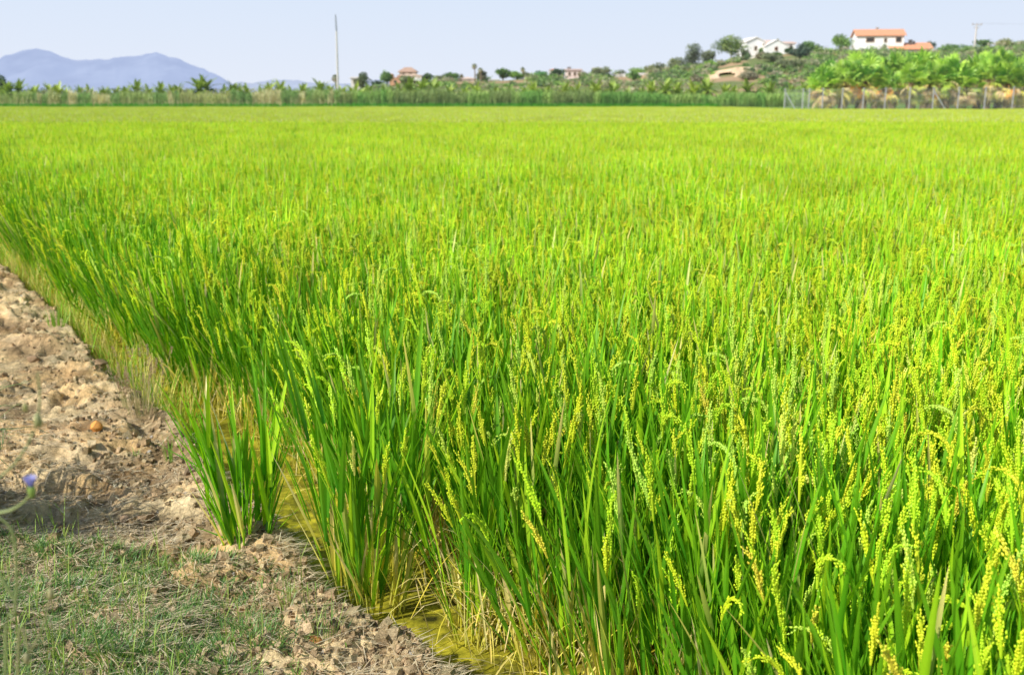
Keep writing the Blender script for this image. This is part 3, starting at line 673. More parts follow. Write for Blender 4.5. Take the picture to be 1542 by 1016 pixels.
# blue-flowered weed close to the lens on the left
def weed():
    base = Vector((-.66, 1.02, ghz(-.66, 1.02)))
    e = empty('flowering_weed', base, 'tall thin branching weed with one small blue flower at the left edge', 'wildflower')
    SG = (.36, .44, .16)
    def br(name, px, Y, r0, c=SG, start=None):
        m_ = MB(); P = [at(u, v, Y+dy)-base for u, v, dy in px]
        if start is not None: P = [start]+P
        n = len(P); # smooth the line
        Q = []
        for i in range(n-1):
            p0 = P[max(i-1, 0)]; p1 = P[i]; p2 = P[i+1]; p3 = P[min(i+2, n-1)]
            for k in range(4):
                t = k/4; Q.append(.5*((2*p1)+(p2-p0)*t+(2*p0-5*p1+4*p2-p3)*t*t+(3*p1-p0-3*p2+p3)*t**3))
        Q.append(P[-1]); k = len(Q)
        m_.tube(Q, [r0*(1-.45*i/k) for i in range(k)], c, 6)
        m_.build(name, M_GRASS, e); return P
    br('stem', [(8, 1030, 0), (22, 925, 0), (25, 860, 0), (18, 800, 0), (-4, 775, 0), (-30, 740, 0)], 1.08, .0019, SG, Vector((0, 0, 0)))
    br('branch', [(26, 1016, 0), (45, 982, 0), (64, 945, 0), (74, 905, 0)], 1.08, .0018, (.42, .42, .2), Vector((.0, 0, .02)))
    br('branch', [(-30, 745, 0), (0, 718, 0), (22, 698, 0), (42, 668, 0), (56, 632, 0), (60, 596, 0), (56, 560, 0)], 1.06, .0016, (.34, .40, .17))
    br('branch', [(-4, 772, 0), (16, 768, 0), (34, 757, 0), (45, 745, 0)], 1.07, .0022, (.35, .42, .14))
    br('branch', [(24, 905, 0), (2, 870, 0), (-12, 850, 0)], 1.08, .0020)
    def bud(u, v, c, s, Y):
        p = at(u, v, Y)-base; m_ = MB()
        m_.tube([p-Vector((0, 0, s)), p-Vector((0, 0, s*.4)), p+Vector((0, 0, s*.5)), p+Vector((0, 0, s))], [s*.35, s*.62, s*.5, s*.12], c, 8); m_.build('bud', M_GRASS, e, True)
    bud(76, 893, (.5, .46, .22), .007, 1.08); bud(40, 990, (.42, .40, .2), .007, 1.08); bud(38, 613, (.42, .42, .15), .005, 1.06); bud(57, 632, (.4, .42, .18), .008, 1.06)
    p = at(47, 735, 1.07)-base; m_ = MB()
    for k in range(16):
        a = k/16*6.283; d = Vector((math.cos(a)*.55, math.sin(a)*.4, 1)); strip(m_, p, d, .017, .006, 20, 3, (.42, .42, .86), (.56, .56, .94), False, None, lambda t: .5+.5*t)
    f = m_.build('flower', M_FLOWER, e)
    m2 = MB(); m2.tube([p-Vector((0, 0, .011)), p-Vector((0, 0, .004)), p+Vector((0, 0, .002))], [.002, .0045, .004], (.35, .5, .12), 8); m2.build('calyx', M_GRASS, f)
weed()
tuft('weed', -175, 822, .15, 300, (.4, .8), [(.12, .2, .07)], (.008, .014), 'bushy weed added unseen beyond the left edge to shade the bank', 'weed', .7, .14)  # out-of-view weed added to cast the shadow on the left bank
tuft('weed', 2, 700, .15, 12, (.08, .2), [(.14, .26, .12)], (.003, .006), 'thin blue-green blades on the bank at the left edge behind the blue flower', 'weed', .5, .03)

# ------------------------------------------------------------------ distance: verge, reeds
rr = random.Random(31)
m_ = MB()
for i in range(9000):
    u = rr.uniform(-150, 1225); Y = FAR(0.0)+rr.uniform(-.6, 2.5); x = (u-771)/1542*Y
    if x > 26: continue
    c = jit((.06, .24, .02), .25, rr); a = rr.uniform(0, 6.28)
    strip(m_, (x, Y, .0+.5*(Y > 129)), (math.cos(a)*.2, math.sin(a)*.2, 1), rr.uniform(1.1, 1.4)-.4*(Y > 129), .07, .3, 2, c, jit((.09, .34, .03), .2, rr), False, Vector((1, rr.uniform(-.6, .6), 0)))
tag(m_.build('verge_grass', M_GRASS), 'darker green strip of grass along the far edge of the rice', 'grass', kind='stuff')
def reeds(name, u0, u1, n, hs, cols, label, Y0=131, Y1=139, basec=None, wfn=None):
    m_ = MB()
    for i in range(n):
        u = rr.uniform(u0, u1); Y = rr.uniform(Y0, Y1); x = (u-771)/1542*Y; z = ghz_fast(x, Y)
        k = float(vn(u/13.0, Y/3, 77)); k2 = float(vn(u/40.0, 5, 78))
        if k*.6+k2*.4 < .22 and rr.random() < .8: continue
        H = np.interp(u, hs[0], hs[1])*(.62+.5*k)*rr.uniform(.75, 1.05); c = jit(cols[int(k2*len(cols)*.999)], .25, rr); a = rr.uniform(0, 6.28); ln = rr.random()**2*.35
        b = mix(c, basec, rr.uniform(.3, 1)) if basec and rr.random() < .8 else mul(c, .7)
        strip(m_, (x, Y, z-.1), (math.cos(a)*ln, math.sin(a)*ln, 1), H, rr.uniform(.04, .09), rr.uniform(0, .35), 4, b, c, False, Vector((1, rr.uniform(-1, 1), 0)))
        for q in range(3):
            h = rr.uniform(.3, .85)*H; a2 = rr.uniform(0, 6.28)
            strip(m_, (x, Y, z+h), (math.cos(a2)*.6, math.sin(a2)*.6, 1), .7, .07, 1.6, 3, c, jit(c, .2, rr), False)
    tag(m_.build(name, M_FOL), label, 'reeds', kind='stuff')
def ghz_fast(x, y): return .8
reeds('reeds', 505, 1235, 9500, ([500, 760, 900, 1100, 1235], [2.35, 2.35, 2.1, 1.8, 1.9]), [(.20, .31, .08), (.15, .28, .06), (.24, .34, .09), (.19, .25, .08)], 'tall green reed belt beyond the far edge of the rice', basec=None)
reeds('dry_reeds', -260, 520, 8000, ([-260, 300, 520], [1.9, 2.1, 2.6]), [(.22, .28, .09), (.15, .24, .07), (.36, .34, .18), (.13, .22, .06), (.28, .30, .12)], 'olive reeds and scrub with tan dead bases beyond the rice at the far left', basec=(.56, .42, .27))

# ------------------------------------------------------------------ palms
def fan_leaf(mb, p, d, R_, c, r, droop=0.0, pet=.6, cp=None, nseg=16):
    d = d.normalized(); q = p+d*pet; mb_t = cp or mix(c, (.35, .4, .08), .4)
    mb.tube([p, p+d*pet*.5, q], [.035, .028, .022], mb_t, 3, False)
    sd = d.cross(Vector((0, 0, 1))); 
    if sd.length < .1: sd = Vector((1, 0, 0))
    sd.normalize(); tw = Matrix.Rotation(r.uniform(-.9, .9), 3, d); sd = tw @ sd; nr = sd.cross(d).normalized()
    spread = r.uniform(1.5, 2.0); prev = None
    for i in range(nseg):
        a0 = -spread+2*spread*i/nseg; a1 = -spread+2*spread*(i+1)/nseg; am = (a0+a1)/2
        def dr(a): return d*math.cos(a)+sd*math.sin(a)
        rm = R_*.58*(1-.12*abs(am)); tl = R_*(1-.18*abs(am))*r.uniform(.9, 1.05)
        z0 = nr*(R_*.05*(1 if i % 2 else -1)); z1 = nr*(R_*.05*(-1 if i % 2 else 1)); cup = -nr*(abs(am)**2*.06*R_)
        A = q+dr(a0)*rm+z0+cup; B = q+dr(a1)*rm+z1+cup
        T = q+dr(am)*tl+cup+Vector((0, 0, -1))*droop*R_*.4
        cc = jit(c, .12, r)
        mb.add([q, A, B, T], [(0, 1, 2), (1, 3, 2)], [mul(cc, .8), cc, cc, mix(cc, (.5, .5, .15), .25)])
def crown_dirs(n, e0, e1, r, ex=1.0):
    for i in range(n):
        a = i*2.39996+r.uniform(-.3, .3); e = e0+(e1-e0)*((i+.5)/n)**ex+r.uniform(-.12, .12)
        yield Vector((math.cos(a)*math.cos(e), math.sin(a)*math.cos(e), math.sin(e))), i/n
def fan_palm_meshes(seed):
    r = random.Random(seed); th = r.uniform(1.9, 2.5); T = MB(); T.tube([(0, 0, -.3), (0, 0, .5), (0, 0, th)], [.34, .28, .22], (.24, .17, .10), 9)
    for i in range(60):
        a = r.uniform(0, 6.28); z = r.uniform(.1, th); d = Vector((math.cos(a), math.sin(a), -.2))
        strip(T, Vector((math.cos(a)*.24, math.sin(a)*.24, z)), d+Vector((0, 0, .9)), .3, .08, 2, 2, (.3, .2, .11), (.34, .25, .14), False)
    C = MB(); top = Vector((0, 0, th))
    for d, t in crown_dirs(25, 1.45, .0, r, 1.0):
        g = mix((.34, .48, .06), (.10, .24, .03), r.random()); 
        if t > .8: g = mix(g, (.34, .40, .05), .5)
        fan_leaf(C, top, d, r.uniform(.72, 1.12), g, r, .25, r.uniform(.8, 1.45)*(1-.2*t))
    S = MB()
    for d, t in crown_dirs(26, .0, -1.3, r, .9):
        g = r.choice([(.46, .46, .09), (.52, .44, .12), (.42, .31, .16), (.30, .20, .11), (.48, .38, .2), (.55, .5, .08), (.33, .40, .06)])
        if r.random() < .06: g = (.62, .30, .05)
        fan_leaf(S, top-Vector((0, 0, r.uniform(0, .5))), d, r.uniform(.55, .85), g, r, 1.0, r.uniform(.35, 1.0), mix(g, (.5, .42, .2), .5))
    return T.mesh('trunk', M_BARK), C.mesh('crown', M_PALM), S.mesh('dead_fronds', M_PALM)
def feather_palm_meshes(seed, yellow=.3):
    r = random.Random(seed); th = r.uniform(.9, 1.7); T = MB(); T.tube([(0, 0, -.3), (0, 0, .5), (0, 0, th)], [.30, .24, .2], (.22, .16, .1), 7)
    C = MB(); gy = mix((.13, .20, .03), (.28, .35, .04), yellow)
    for d, t in crown_dirs(32, 1.4, -.75, r, .9):
        g = mix(gy, (.07, .14, .03), t*.7*r.random()); L = r.uniform(1.3, 2.0); p = Vector((0, 0, th)); dd = d.copy(); n = 11; st = L/n
        if t > .78: g = (.36, .29, .14)
        for i in range(n):
            q = p+dd*st; s = dd.cross(Vector((0, 0, 1)))
            if s.length < .05: s = Vector((1, 0, 0))
            s.normalize(); u = s.cross(dd)
            l = .42*math.sin(math.pi*(.12+.85*(i+.5)/n))
            for sg in (-1, 1):
                for hh in (0, .5):
                    b = p+dd*st*hh; e = b+(s*sg*.9+dd*.55+u*.35+Vector((0, 0, r.uniform(-.35, .05)))).normalized()*l*r.uniform(.85, 1.1)
                    wd = dd*.07; cc = jit(g, .2, r); C.add([b-wd, b+wd, e], [(0, 1, 2)], [mul(cc, .75), cc, cc])
            C.add([p-s*.012, p+s*.012, q+s*.01, q-s*.01], [(0, 1, 2, 3)], mix(g, (.4, .38, .1), .5))
            p = q; dd = (dd+Vector((0, 0, -.085-.05*t))).normalized()
    return T.mesh('trunk', M_BARK), C.mesh('crown', M_PALM)
FANS = [fan_palm_meshes(100+i) for i in range(7)]
FEA = [feather_palm_meshes(200+i, i/5) for i in range(6)]
ORD = 'first second third fourth fifth sixth seventh eighth ninth tenth eleventh twelfth thirteenth fourteenth fifteenth sixteenth seventeenth eighteenth nineteenth twentieth'.split()
TENS = {20: 'twenty', 30: 'thirty', 40: 'forty', 50: 'fifty'}
def ordw(i):
    n = i+1
    if n <= 20: return ORD[n-1]
    t = n//10*10; return TENS[t]+('-'+ORD[n-t-1] if n > t else 'th') if n > t else {30: 'thirtieth', 40: 'fortieth', 50: 'fiftieth'}[n]
def palm(name, meshes, loc, sc_, rz, label, group):
    e = empty(name, loc, label, 'palm', group, rz); e.scale = (sc_,)*3
    for me in meshes:
        o = bpy.data.objects.new(me.name.split('.')[0], me); col.objects.link(o); o.parent = e
    return e
# fan palms in rows inside the fence on the right: (photo column, distance)
row = []
u = 1236
while u < 1640:
    row.append((u+rr.uniform(-4, 4), 100.5+rr.uniform(-.5, .8), rr.uniform(1.05, 1.22))); u += rr.uniform(27, 36)
for i, (u, Y, s) in enumerate(row):
    palm('fan_palm', FANS[(i*3) % 7], ((u-771)/1542*Y, Y, .7), s, rr.uniform(0, 6.28), '%s fan palm from the left end of the front row behind the fence' % ordw(i), 'fan palms in the front row behind the fence')
row = []; u = 1246
while u < 1660:
    row.append((u+rr.uniform(-4, 4), 105.5+rr.uniform(-1, 1), rr.uniform(1.18, 1.42))); u += rr.uniform(22, 29)
for i, (u, Y, s) in enumerate(row):
    palm('fan_palm', FANS[(i*5+2) % 7], ((u-771)/1542*Y, Y, .7), s, rr.uniform(0, 6.28), '%s fan palm from the left in the taller second row behind the fence' % ordw(i), 'fan palms in the second row behind the fence')
# feather palms beyond the reeds, left to right
row = []; u = -170
while u < 560:
    row.append((u+rr.uniform(-5, 5), 140+rr.uniform(-1.5, 6), rr.uniform(.78, 1.12))); u += rr.uniform(11, 20)
j = 0
for (u, Y, s) in row:
    if u < -5: lb = 'feathery palm in the far left row, outside the picture edge'
    else: lb = '%s feathery palm from the left above the olive reeds' % ordw(j); j += 1
    t = (411 if False else 0)
    palm('feather_palm', FEA[rr.randint(2, 5)], ((u-771)/1542*Y, Y, .85), s*1.1*(1.15 if 385 < u < 470 or 300 < u < 360 else 1), rr.uniform(0, 6.28), lb, 'feathery palms above the olive reeds')
row = []; u = 560
while u < 1245:
    row.append((u+rr.uniform(-6, 6), 141+rr.uniform(0, 7), rr.uniform(1.0, 1.3))); u += rr.uniform(15, 26)
for i, (u, Y, s) in enumerate(row):
    palm('feather_palm', FEA[rr.randint(3, 5) if rr.random() < .7 else rr.randint(0, 2)], ((u-771)/1542*Y, Y, .9), s, rr.uniform(0, 6.28), '%s low yellow-green palm from the left above the green reeds' % ordw(i), 'low palms above the green reeds')

# ------------------------------------------------------------------ trees and shrubs
def leafball(mb, c, rad, n, size, cols, r, dense=.55):
    c = Vector(c); lobes = []
    for i in range(7):
        a = r.uniform(0, 6.28); e = r.uniform(-1.1, 1.1)
        lobes.append((Vector((math.cos(a)*math.cos(e)*rad[0]*.5, math.sin(a)*math.cos(e)*rad[1]*.5, math.sin(e)*rad[2]*.45)), r.uniform(.42, .62), mul(r.choice(cols), r.uniform(.8, 1.25))))
    for i in range(n):
        lo, k, cc = lobes[i % 7]
        d = Vector((r.gauss(0, 1), r.gauss(0, 1), r.gauss(0, 1))).normalized(); q = r.random()**.33
        p = c+lo+Vector((d.x*rad[0]*k*q, d.y*rad[1]*k*q, d.z*rad[2]*k*q))*r.uniform(.85, 1.08)
        a = Vector((r.gauss(0, 1), r.gauss(0, 1), r.gauss(0, 1))).normalized(); b = a.orthogonal().normalized(); s = size*r.uniform(.6, 1.4)
        cl = jit(cc, .22, r)
        mb.add([p-a*s, p+b*s*.5, p+a*s, p-b*s*.5], [(0, 1, 2, 3)], cl)
def tree(name, u, vb, Y, wpx, hpx, cols, label, cat='tree', group='trees on the far slope', trunk=True, n=900, size=.22, seed=0):
    """wpx, hpx: crown size in photo pixels at distance Y; vb: photo row of the crown's bottom"""
    r = random.Random(seed+int(u*3+vb)); px = Y/1542; p = at(u, vb, Y); w_ = wpx*px/2*1.2; h_ = hpx*px*1.1
    gz = ghz(p.x, p.y); zt_ = max(p.z, gz+.1)+h_; zb = min(max(p.z, gz+.1), gz+(zt_-gz)*(.12 if trunk else 0)); h_ = zt_-zb
    e = empty(name, (p.x, p.y, gz), label, cat, group)
    C = MB(); leafball(C, (0, 0, zb-gz+h_*.5), (w_, w_*.8, h_*.5), n, size, cols, r)
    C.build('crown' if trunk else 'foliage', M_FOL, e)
    if trunk:
        T = MB(); hh = zb-gz+h_*.5; T.tube([(0, 0, -.5), (w_*.05, 0, hh*.5), (0, 0, hh)], [.22, .16, .08], (.2, .15, .1), 6)
        for k in range(4):
            a = k*1.6+r.random(); T.tube([(0, 0, hh*.6), (math.cos(a)*w_*.3, math.sin(a)*w_*.3, hh*.85), (math.cos(a)*w_*.6, math.sin(a)*w_*.5, hh*1.15)], [.09, .06, .02], (.2, .15, .1), 4)
        T.build('trunk', M_BARK, e)
    else:
        T = MB(); 
        for k in range(4):
            a = k*1.6; T.tube([(0, 0, -.3), (math.cos(a)*w_*.4, math.sin(a)*w_*.4, zb-gz+h_*.5)], [.06, .02], (.2, .15, .1), 4)
        T.build('stem', M_BARK, e)
    return e
DG = [(.06, .10, .035), (.045, .08, .03)]; MG = [(.10, .17, .04), (.07, .13, .035)]; OL = [(.16, .18, .09), (.12, .14, .07)]; BR = [(.16, .25, .05), (.12, .2, .04)]; GY = [(.22, .2, .13), (.18, .17, .1)]
T_ = [
 (4, 138, 150, 22, 26, DG, 'dark bushy tree at the far left end of the tree line', True, 1100),
 (545, 126, 262, 26, 18, [(.10, .12, .05), (.07, .1, .04)], 'broad dark tree with brown patches left of the terracotta house', True, 900),
 (583, 122, 262, 18, 15, MG, 'rounded green tree touching the left side of the terracotta house', True, 700),
 (568, 132, 258, 22, 10, DG, 'low dark shrub between the two trees left of the terracotta house', False, 500),
 (643, 123, 262, 18, 12, DG, 'dark round tree at the right side of the terracotta house', True, 700),
 (612, 130, 240, 24, 14, OL, 'olive shrub in front of the terracotta house', False, 700),
 (662, 127, 262, 18, 10, OL, 'grey-green shrub right of the dark round tree', False, 500),
 (679, 122, 270, 24, 12, MG, 'flat-topped green tree left of the sandy house', True, 800),
 (694, 118, 275, 7, 6, GY, 'small bare shrub on the skyline beside the sandy house', False, 200),
 (727, 130, 256, 16, 14, [(.12, .12, .06), (.08, .1, .05)], 'dark shrub at the foot of the twin tall palms', False, 600),
 (757, 122, 262, 26, 16, MG, 'leafy green tree right of the twin tall palms', True, 900),
 (778, 122, 262, 22, 13, BR, 'paler green tree beside the leafy tree on the low ridge', True, 700),
 (795, 124, 268, 20, 12, OL, 'olive shrub on the low ridge beneath the thin pointed tree', False, 500),
 (815, 118, 270, 18, 11, [(.08, .2, .06), (.06, .16, .05)], 'fresh green round tree left of the pinkish house', True, 600),
 (838, 121, 262, 24, 17, DG, 'large dark round tree touching the pinkish house', True, 900),
 (880, 122, 262, 18, 12, GY, 'grey dry shrub right of the pinkish house', False, 500),
 (905, 122, 262, 28, 16, OL, 'broad grey-olive shrub in the middle of the low ridge', False, 800),
 (910, 130, 250, 22, 10, DG, 'dark low shrub below the broad grey-olive shrub', False, 500),
 (934, 112, 275, 18, 7, OL, 'low olive shrub above the left white wall', False, 400),
 (963, 106, 278, 30, 7, BR, 'flat bright green hedge-like tree above the white walls', True, 600),
 (955, 128, 250, 22, 12, MG, 'dense green shrub below the white walls', False, 700),
 (990, 116, 268, 34, 16, OL, 'wide pale olive shrub right of the white walls', False, 900),
 (985, 128, 252, 30, 12, GY, 'pale dry brush at the foot of the slope', False, 700),
 (1022, 124, 262, 34, 18, OL, 'olive brush at the foot of the hill', False, 900),
 (1041, 112, 262, 27, 34, [(.11, .13, .08), (.08, .1, .06)], 'tall dark grey-green tree at the left end of the hill', True, 1500),
 (1066, 106, 266, 24, 22, OL, 'grey-green tree between the tall dark tree and the big round tree', True, 900),
 (1099, 100, 262, 52, 39, [(.12, .19, .04), (.16, .2, .06), (.09, .13, .04)], 'big round green tree with a brown patch left of the white house', True, 2200),
 (1070, 110, 250, 18, 10, BR, 'yellow-green bush on the earth bank below the grey-green tree', False, 500),
 (1122, 98, 262, 12, 14, GY, 'thin brown shrub between the big round tree and the white house', False, 500),
 (1050, 124, 216, 22, 11, GY, 'grey dry bush left of the dark hollow', False, 600),
 (1128, 121, 216, 30, 11, GY, 'grey dry bush right of the dark hollow', False, 800),
 (1146, 108, 258, 24, 12, GY, 'dry bush on the slope below the white house', False, 600),
 (1146, 92, 272, 8, 12, MG, 'green bush at the foot of the white house front', False, 500),
 (1190, 83, 264, 16, 9, DG, 'dark bush at the right corner of the white house', False, 500),
 (1170, 101, 262, 14, 8, MG, 'mid green bush below the right part of the white house', False, 500),
 (1163, 112, 248, 32, 14, OL, 'olive bush halfway down the slope under the white house', False, 800),
 (1202, 112, 248, 30, 24, [(.06, .09, .05), (.05, .08, .05)], 'dark green tree left of the fenced fan palms', True, 1300),
 (1222, 92, 262, 34, 18, MG, 'green shrub on the slope behind the left fan palms', False, 1000),
 (1190, 128, 230, 44, 16, OL, 'wide olive bush low on the slope left of the fan palms', False, 1200),
 (1272, 82, 262, 36, 24, [(.16, .24, .05), (.12, .19, .05)], 'rounded bright green tree left of the orange-roofed villa', True, 1500),
 (1402, 74, 290, 14, 12, [(.10, .15, .12)], 'blue-green tree behind the right end of the villa annex', True, 500),
 (1450, 74, 292, 34, 9, [(.12, .17, .13)], 'pale blue-green tree behind the grey shed', True, 700),
 (1478, 84, 270, 26, 12, MG, 'green bush right of the utility pole', False, 700),
 (1510, 84, 270, 34, 14, [(.2, .2, .08), (.14, .17, .06)], 'yellowish shrub on the skyline right of the utility pole', False, 900),
 (1540, 84, 270, 34, 13, MG, 'green shrub on the skyline at the right edge', False, 800),
 (1425, 86, 268, 34, 10, MG, 'low green hedge-like bush in front of the grey shed', False, 800),
]
for i, (u, vb, Y, wp, hp, cs, lb, tr, n) in enumerate(T_):
    tree('tree' if tr else 'shrub', u, vb, Y, wp, hp, cs, lb, 'tree' if tr else 'shrub', 'trees on the far slope' if tr else 'shrubs on the far slope', tr, n, .26 if Y > 200 else .16, i)
# scrub covering the slope
m_ = MB(); rq = random.Random(77)
for i in range(3000):
    u = rq.uniform(550, 1700) if i % 2 else (rq.uniform(1150, 1700) if i % 4 else rq.uniform(960, 1240)); Y = rq.uniform(172, 300) if i % 3 else rq.uniform(225, 262); x = (u-771)/1542*Y
    if 1075 < u < 1118 and Y < 250: continue
    if Y > 232 and any(a < u < b for a, b in ((583, 640), (684, 722), (732, 794), (846, 880), (926, 980))): continue
    if 1280 < u < 1420 and Y > 258: continue
    if 1120 < u < 1210 and Y > 236: continue
    if 1065 < u < 1145 and 186 < Y < 224: continue
    z = ghz(x, Y); s = rq.uniform(.6, 1.5)*(1.3 if u < 1040 or u > 1215 else 1); leafball(m_, (x, Y, z+s*.35), (s*1.3, s, s*.75), 60, .28, [rq.choice([OL, DG, MG, MG, BR, GY])[0]], rq)
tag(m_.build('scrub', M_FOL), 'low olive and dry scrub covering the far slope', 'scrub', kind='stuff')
m_ = MB()
for i in range(460):
    u = rq.uniform(-300, 560) if i % 3 else rq.uniform(560, 1240); Y = rq.uniform(140, 147); x = (u-771)/1542*Y; q = rq.uniform(.8, 1.6)*(1.1 if u < 560 else .75)
    leafball(m_, (x, Y, .8+q*.8), (q*1.4, q, q*.95), 110, .17, [rq.choice([OL, MG, BR, BR, GY])[0]], rq)
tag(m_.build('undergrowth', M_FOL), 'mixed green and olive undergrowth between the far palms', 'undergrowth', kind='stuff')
# slim tall palms on the low ridge and the thin pointed tree
def tall_palm(u, v, Y, label, s):
    p = at(u, v, Y); gz = ghz(p.x, Y); e = empty('tall_palm', (p.x, Y, gz), label, 'palm', 'tall slim palms on the low ridge'); H = p.z-gz; r = random.Random(int(u))
    T = MB(); T.tube([(0, 0, -.3), (.1, 0, H*.5), (0, 0, H)], [.22, .17, .14], (.26, .2, .14), 6); T.build('trunk', M_BARK, e)
    C = MB()
    for d, t in crown_dirs(26, 1.4, -1.1, r): fan_leaf(C, Vector((0, 0, H)), d, s*.5, mix((.10, .14, .05), (.24, .18, .1), t), r, .8, s*.5, None, 9)
    C.build('crown', M_FOL, e)
tall_palm(714.5, 100, 256, 'taller left palm of the twin tall palms on the low ridge', .85); tall_palm(723.5, 106, 255, 'shorter right palm of the twin tall palms on the low ridge', .8)
tall_palm(505, 118, 200, 'slim palm behind the tall pale mast', .9); tall_palm(787, 105, 262, 'single thin palm standing above the low ridge trees', .8)
tall_palm(1171, 61, 285, 'palm top rising behind the white house roof', .6); tall_palm(1332, 71, 262, 'dark palm in front of the orange-roofed villa', .9)

# ------------------------------------------------------------------ houses
WH = (.86, .85, .82); CR = (.72, .62, .5); TERR = (.66, .30, .17); ORG = (.70, .33, .19); SALM = (.68, .38, .24)
def hbox(e, u0, u1, v0, v1, Y, dep, wall, roof=None, rcol=ORG, rise=10, rz=0, over=.35, dy=0, ridge='x', wins=(), gz=0):
    """a wing: walls between photo columns u0..u1 and rows v0 (eave)..v1 (foot), front face at distance Y"""
    a = at(u0, v0, Y); b = at(u1, v0, Y); zt = a.z; zb = min(at(u0, v1, Y).z, gz-.5)
    cx = (a.x+b.x)/2; w_ = b.x-a.x; cy = Y+dep/2+dy; px = Y/1542; E = e.location
    W_ = MB(); W_.box((0, 0, (zt+zb)/2-E.z), (w_, dep, zt-zb), wall)
    o = W_.build('wall', M_PLASTER, e); o.location = (cx-E.x, cy-E.y, 0); o.rotation_euler = (0, 0, rz)
    h = rise*px; z = zt-E.z; RB = MB(); W2 = w_/2+over; D2 = dep/2+over
    if roof == 'gable':
        if ridge == 'x': tri = [(-W2, -D2, z), (W2, -D2, z), (W2, D2, z), (-W2, D2, z), (-W2, 0, z+h), (W2, 0, z+h)]; sl = [(0, 1, 5, 4), (2, 3, 4, 5)]; ge = [[(-w_/2, -dep/2, z), (-w_/2, dep/2, z), (-w_/2, 0, z+h*.93)], [(w_/2, -dep/2, z), (w_/2, dep/2, z), (w_/2, 0, z+h*.93)]]
        else: tri = [(-W2, -D2, z), (W2, -D2, z), (W2, D2, z), (-W2, D2, z), (0, -D2, z+h), (0, D2, z+h)]; sl = [(1, 2, 5, 4), (3, 0, 4, 5)]; ge = [[(-w_/2, -dep/2, z), (w_/2, -dep/2, z), (0, -dep/2, z+h*.93)], [(-w_/2, dep/2, z), (w_/2, dep/2, z), (0, dep/2, z+h*.93)]]
        t = .18
        for f in sl:
            q = [Vector(tri[k]) for k in f]; up = Vector((0, 0, t)); RB.add(q+[k+up for k in q], [(3, 2, 1, 0), (4, 5, 6, 7), (0, 1, 5, 4), (1, 2, 6, 5), (2, 3, 7, 6), (3, 0, 4, 7)], rcol)
        for g in ge:
            G = MB(); G.add([Vector(k) for k in g], [(0, 1, 2)], wall)
            g_ = G.build('gable', M_PLASTER, e); g_.location = o.location; g_.rotation_euler = (0, 0, rz)
    elif roof == 'hip':
        k = .35 if w_ > dep*.9 else 0
        RB.add([(-W2, -D2, z), (W2, -D2, z), (W2, D2, z), (-W2, D2, z), (-W2*k, 0, z+h), (W2*k, 0, z+h)], [(0, 1, 5, 4), (1, 2, 5), (2, 3, 4, 5), (3, 0, 4), (3, 2, 1, 0)], rcol)
    else:
        RB.box((0, 0, z+.12), (w_+.16, dep+.16, .24), mul(wall, .95))
    rf = RB.build('roof', M_ROOF if roof else M_PLASTER, e); rf.location = o.location; rf.rotation_euler = (0, 0, rz)
    for (wu0, wu1, wv0, wv1, *fc) in wins:
        x0 = (at(wu0, wv0, Y).x-cx); x1 = (at(wu1, wv0, Y).x-cx); z1 = at(wu0, wv0, Y).z-E.z; z0 = at(wu0, wv1, Y).z-E.z
        fr = MB(); yy = -dep/2; t = .12; c = fc[0] if fc else (.45, .35, .25)
        fr.box(((x0+x1)/2, yy-.03, z1), (x1-x0+t, .10, t), c); fr.box(((x0+x1)/2, yy-.05, z0), (x1-x0+t*1.6, .16, t), c)
        fr.box((x0, yy-.03, (z0+z1)/2), (t, .09, z1-z0-t*1.02), c); fr.box((x1, yy-.03, (z0+z1)/2), (t, .09, z1-z0-t*1.02), c)
        w1 = fr.build('window', M_PLASTER, e); w1.location = o.location; w1.rotation_euler = (0, 0, rz)
        pn = MB(); pn.box(((x0+x1)/2, yy-.012, (z0+z1)/2), (x1-x0-t*.98, .03, z1-z0-t*.98), (.1, .1, .1)); pn.build('pane', M_GLASS, w1)
    return o
def house(name, u, Y, label, cat='house', group='houses on the far slope'):
    x = (u-771)/1542*Y; gz = ghz(x, Y+3); return empty(name, (x, Y, gz), label, cat, group), gz
def chim(e, u, v0, v1, Y, w_, c=(.5, .45, .4), name='chimney'):
    a = at(u, v0, Y); b = at(u, v1, Y); m_ = MB(); E = e.location; m_.box((a.x-E.x, Y-E.y, (a.z+b.z)/2-E.z), (w_, w_, a.z-b.z), c); m_.box((a.x-E.x, Y-E.y, a.z-E.z+.08), (w_*1.4, w_*1.4, .1), c); m_.build(name, M_PLASTER, e)
# orange-roofed villa
e, g = house('villa', 1340, 280, 'two-storey white villa with an orange tiled roof on the hill above the fan palms', 'villa')
hbox(e, 1296, 1364, 54.5, 90, 280, 8, WH, 'gable', ORG, 10, R(-9), .5, 0, 'x', [(1352, 1360, 56.5, 64), (1309, 1321, 57, 63.5, (.55, .36, .24)), (1335, 1339, 58, 64)], g)  # wide brown-framed window is a dark pane standing in for the porch recess
hbox(e, 1345, 1404, 75, 92, 277.5, 7.5, WH, 'gable', ORG, 10, R(-6), .5, 0, 'x', [(1385, 1392, 78, 82)], g)
chim(e, 1321, 42.5, 46, 284, .6); chim(e, 1371, 61, 68, 280, .7, (.15, .14, .13)); chim(e, 1376, 63, 68, 280, .5, (.15, .14, .13))
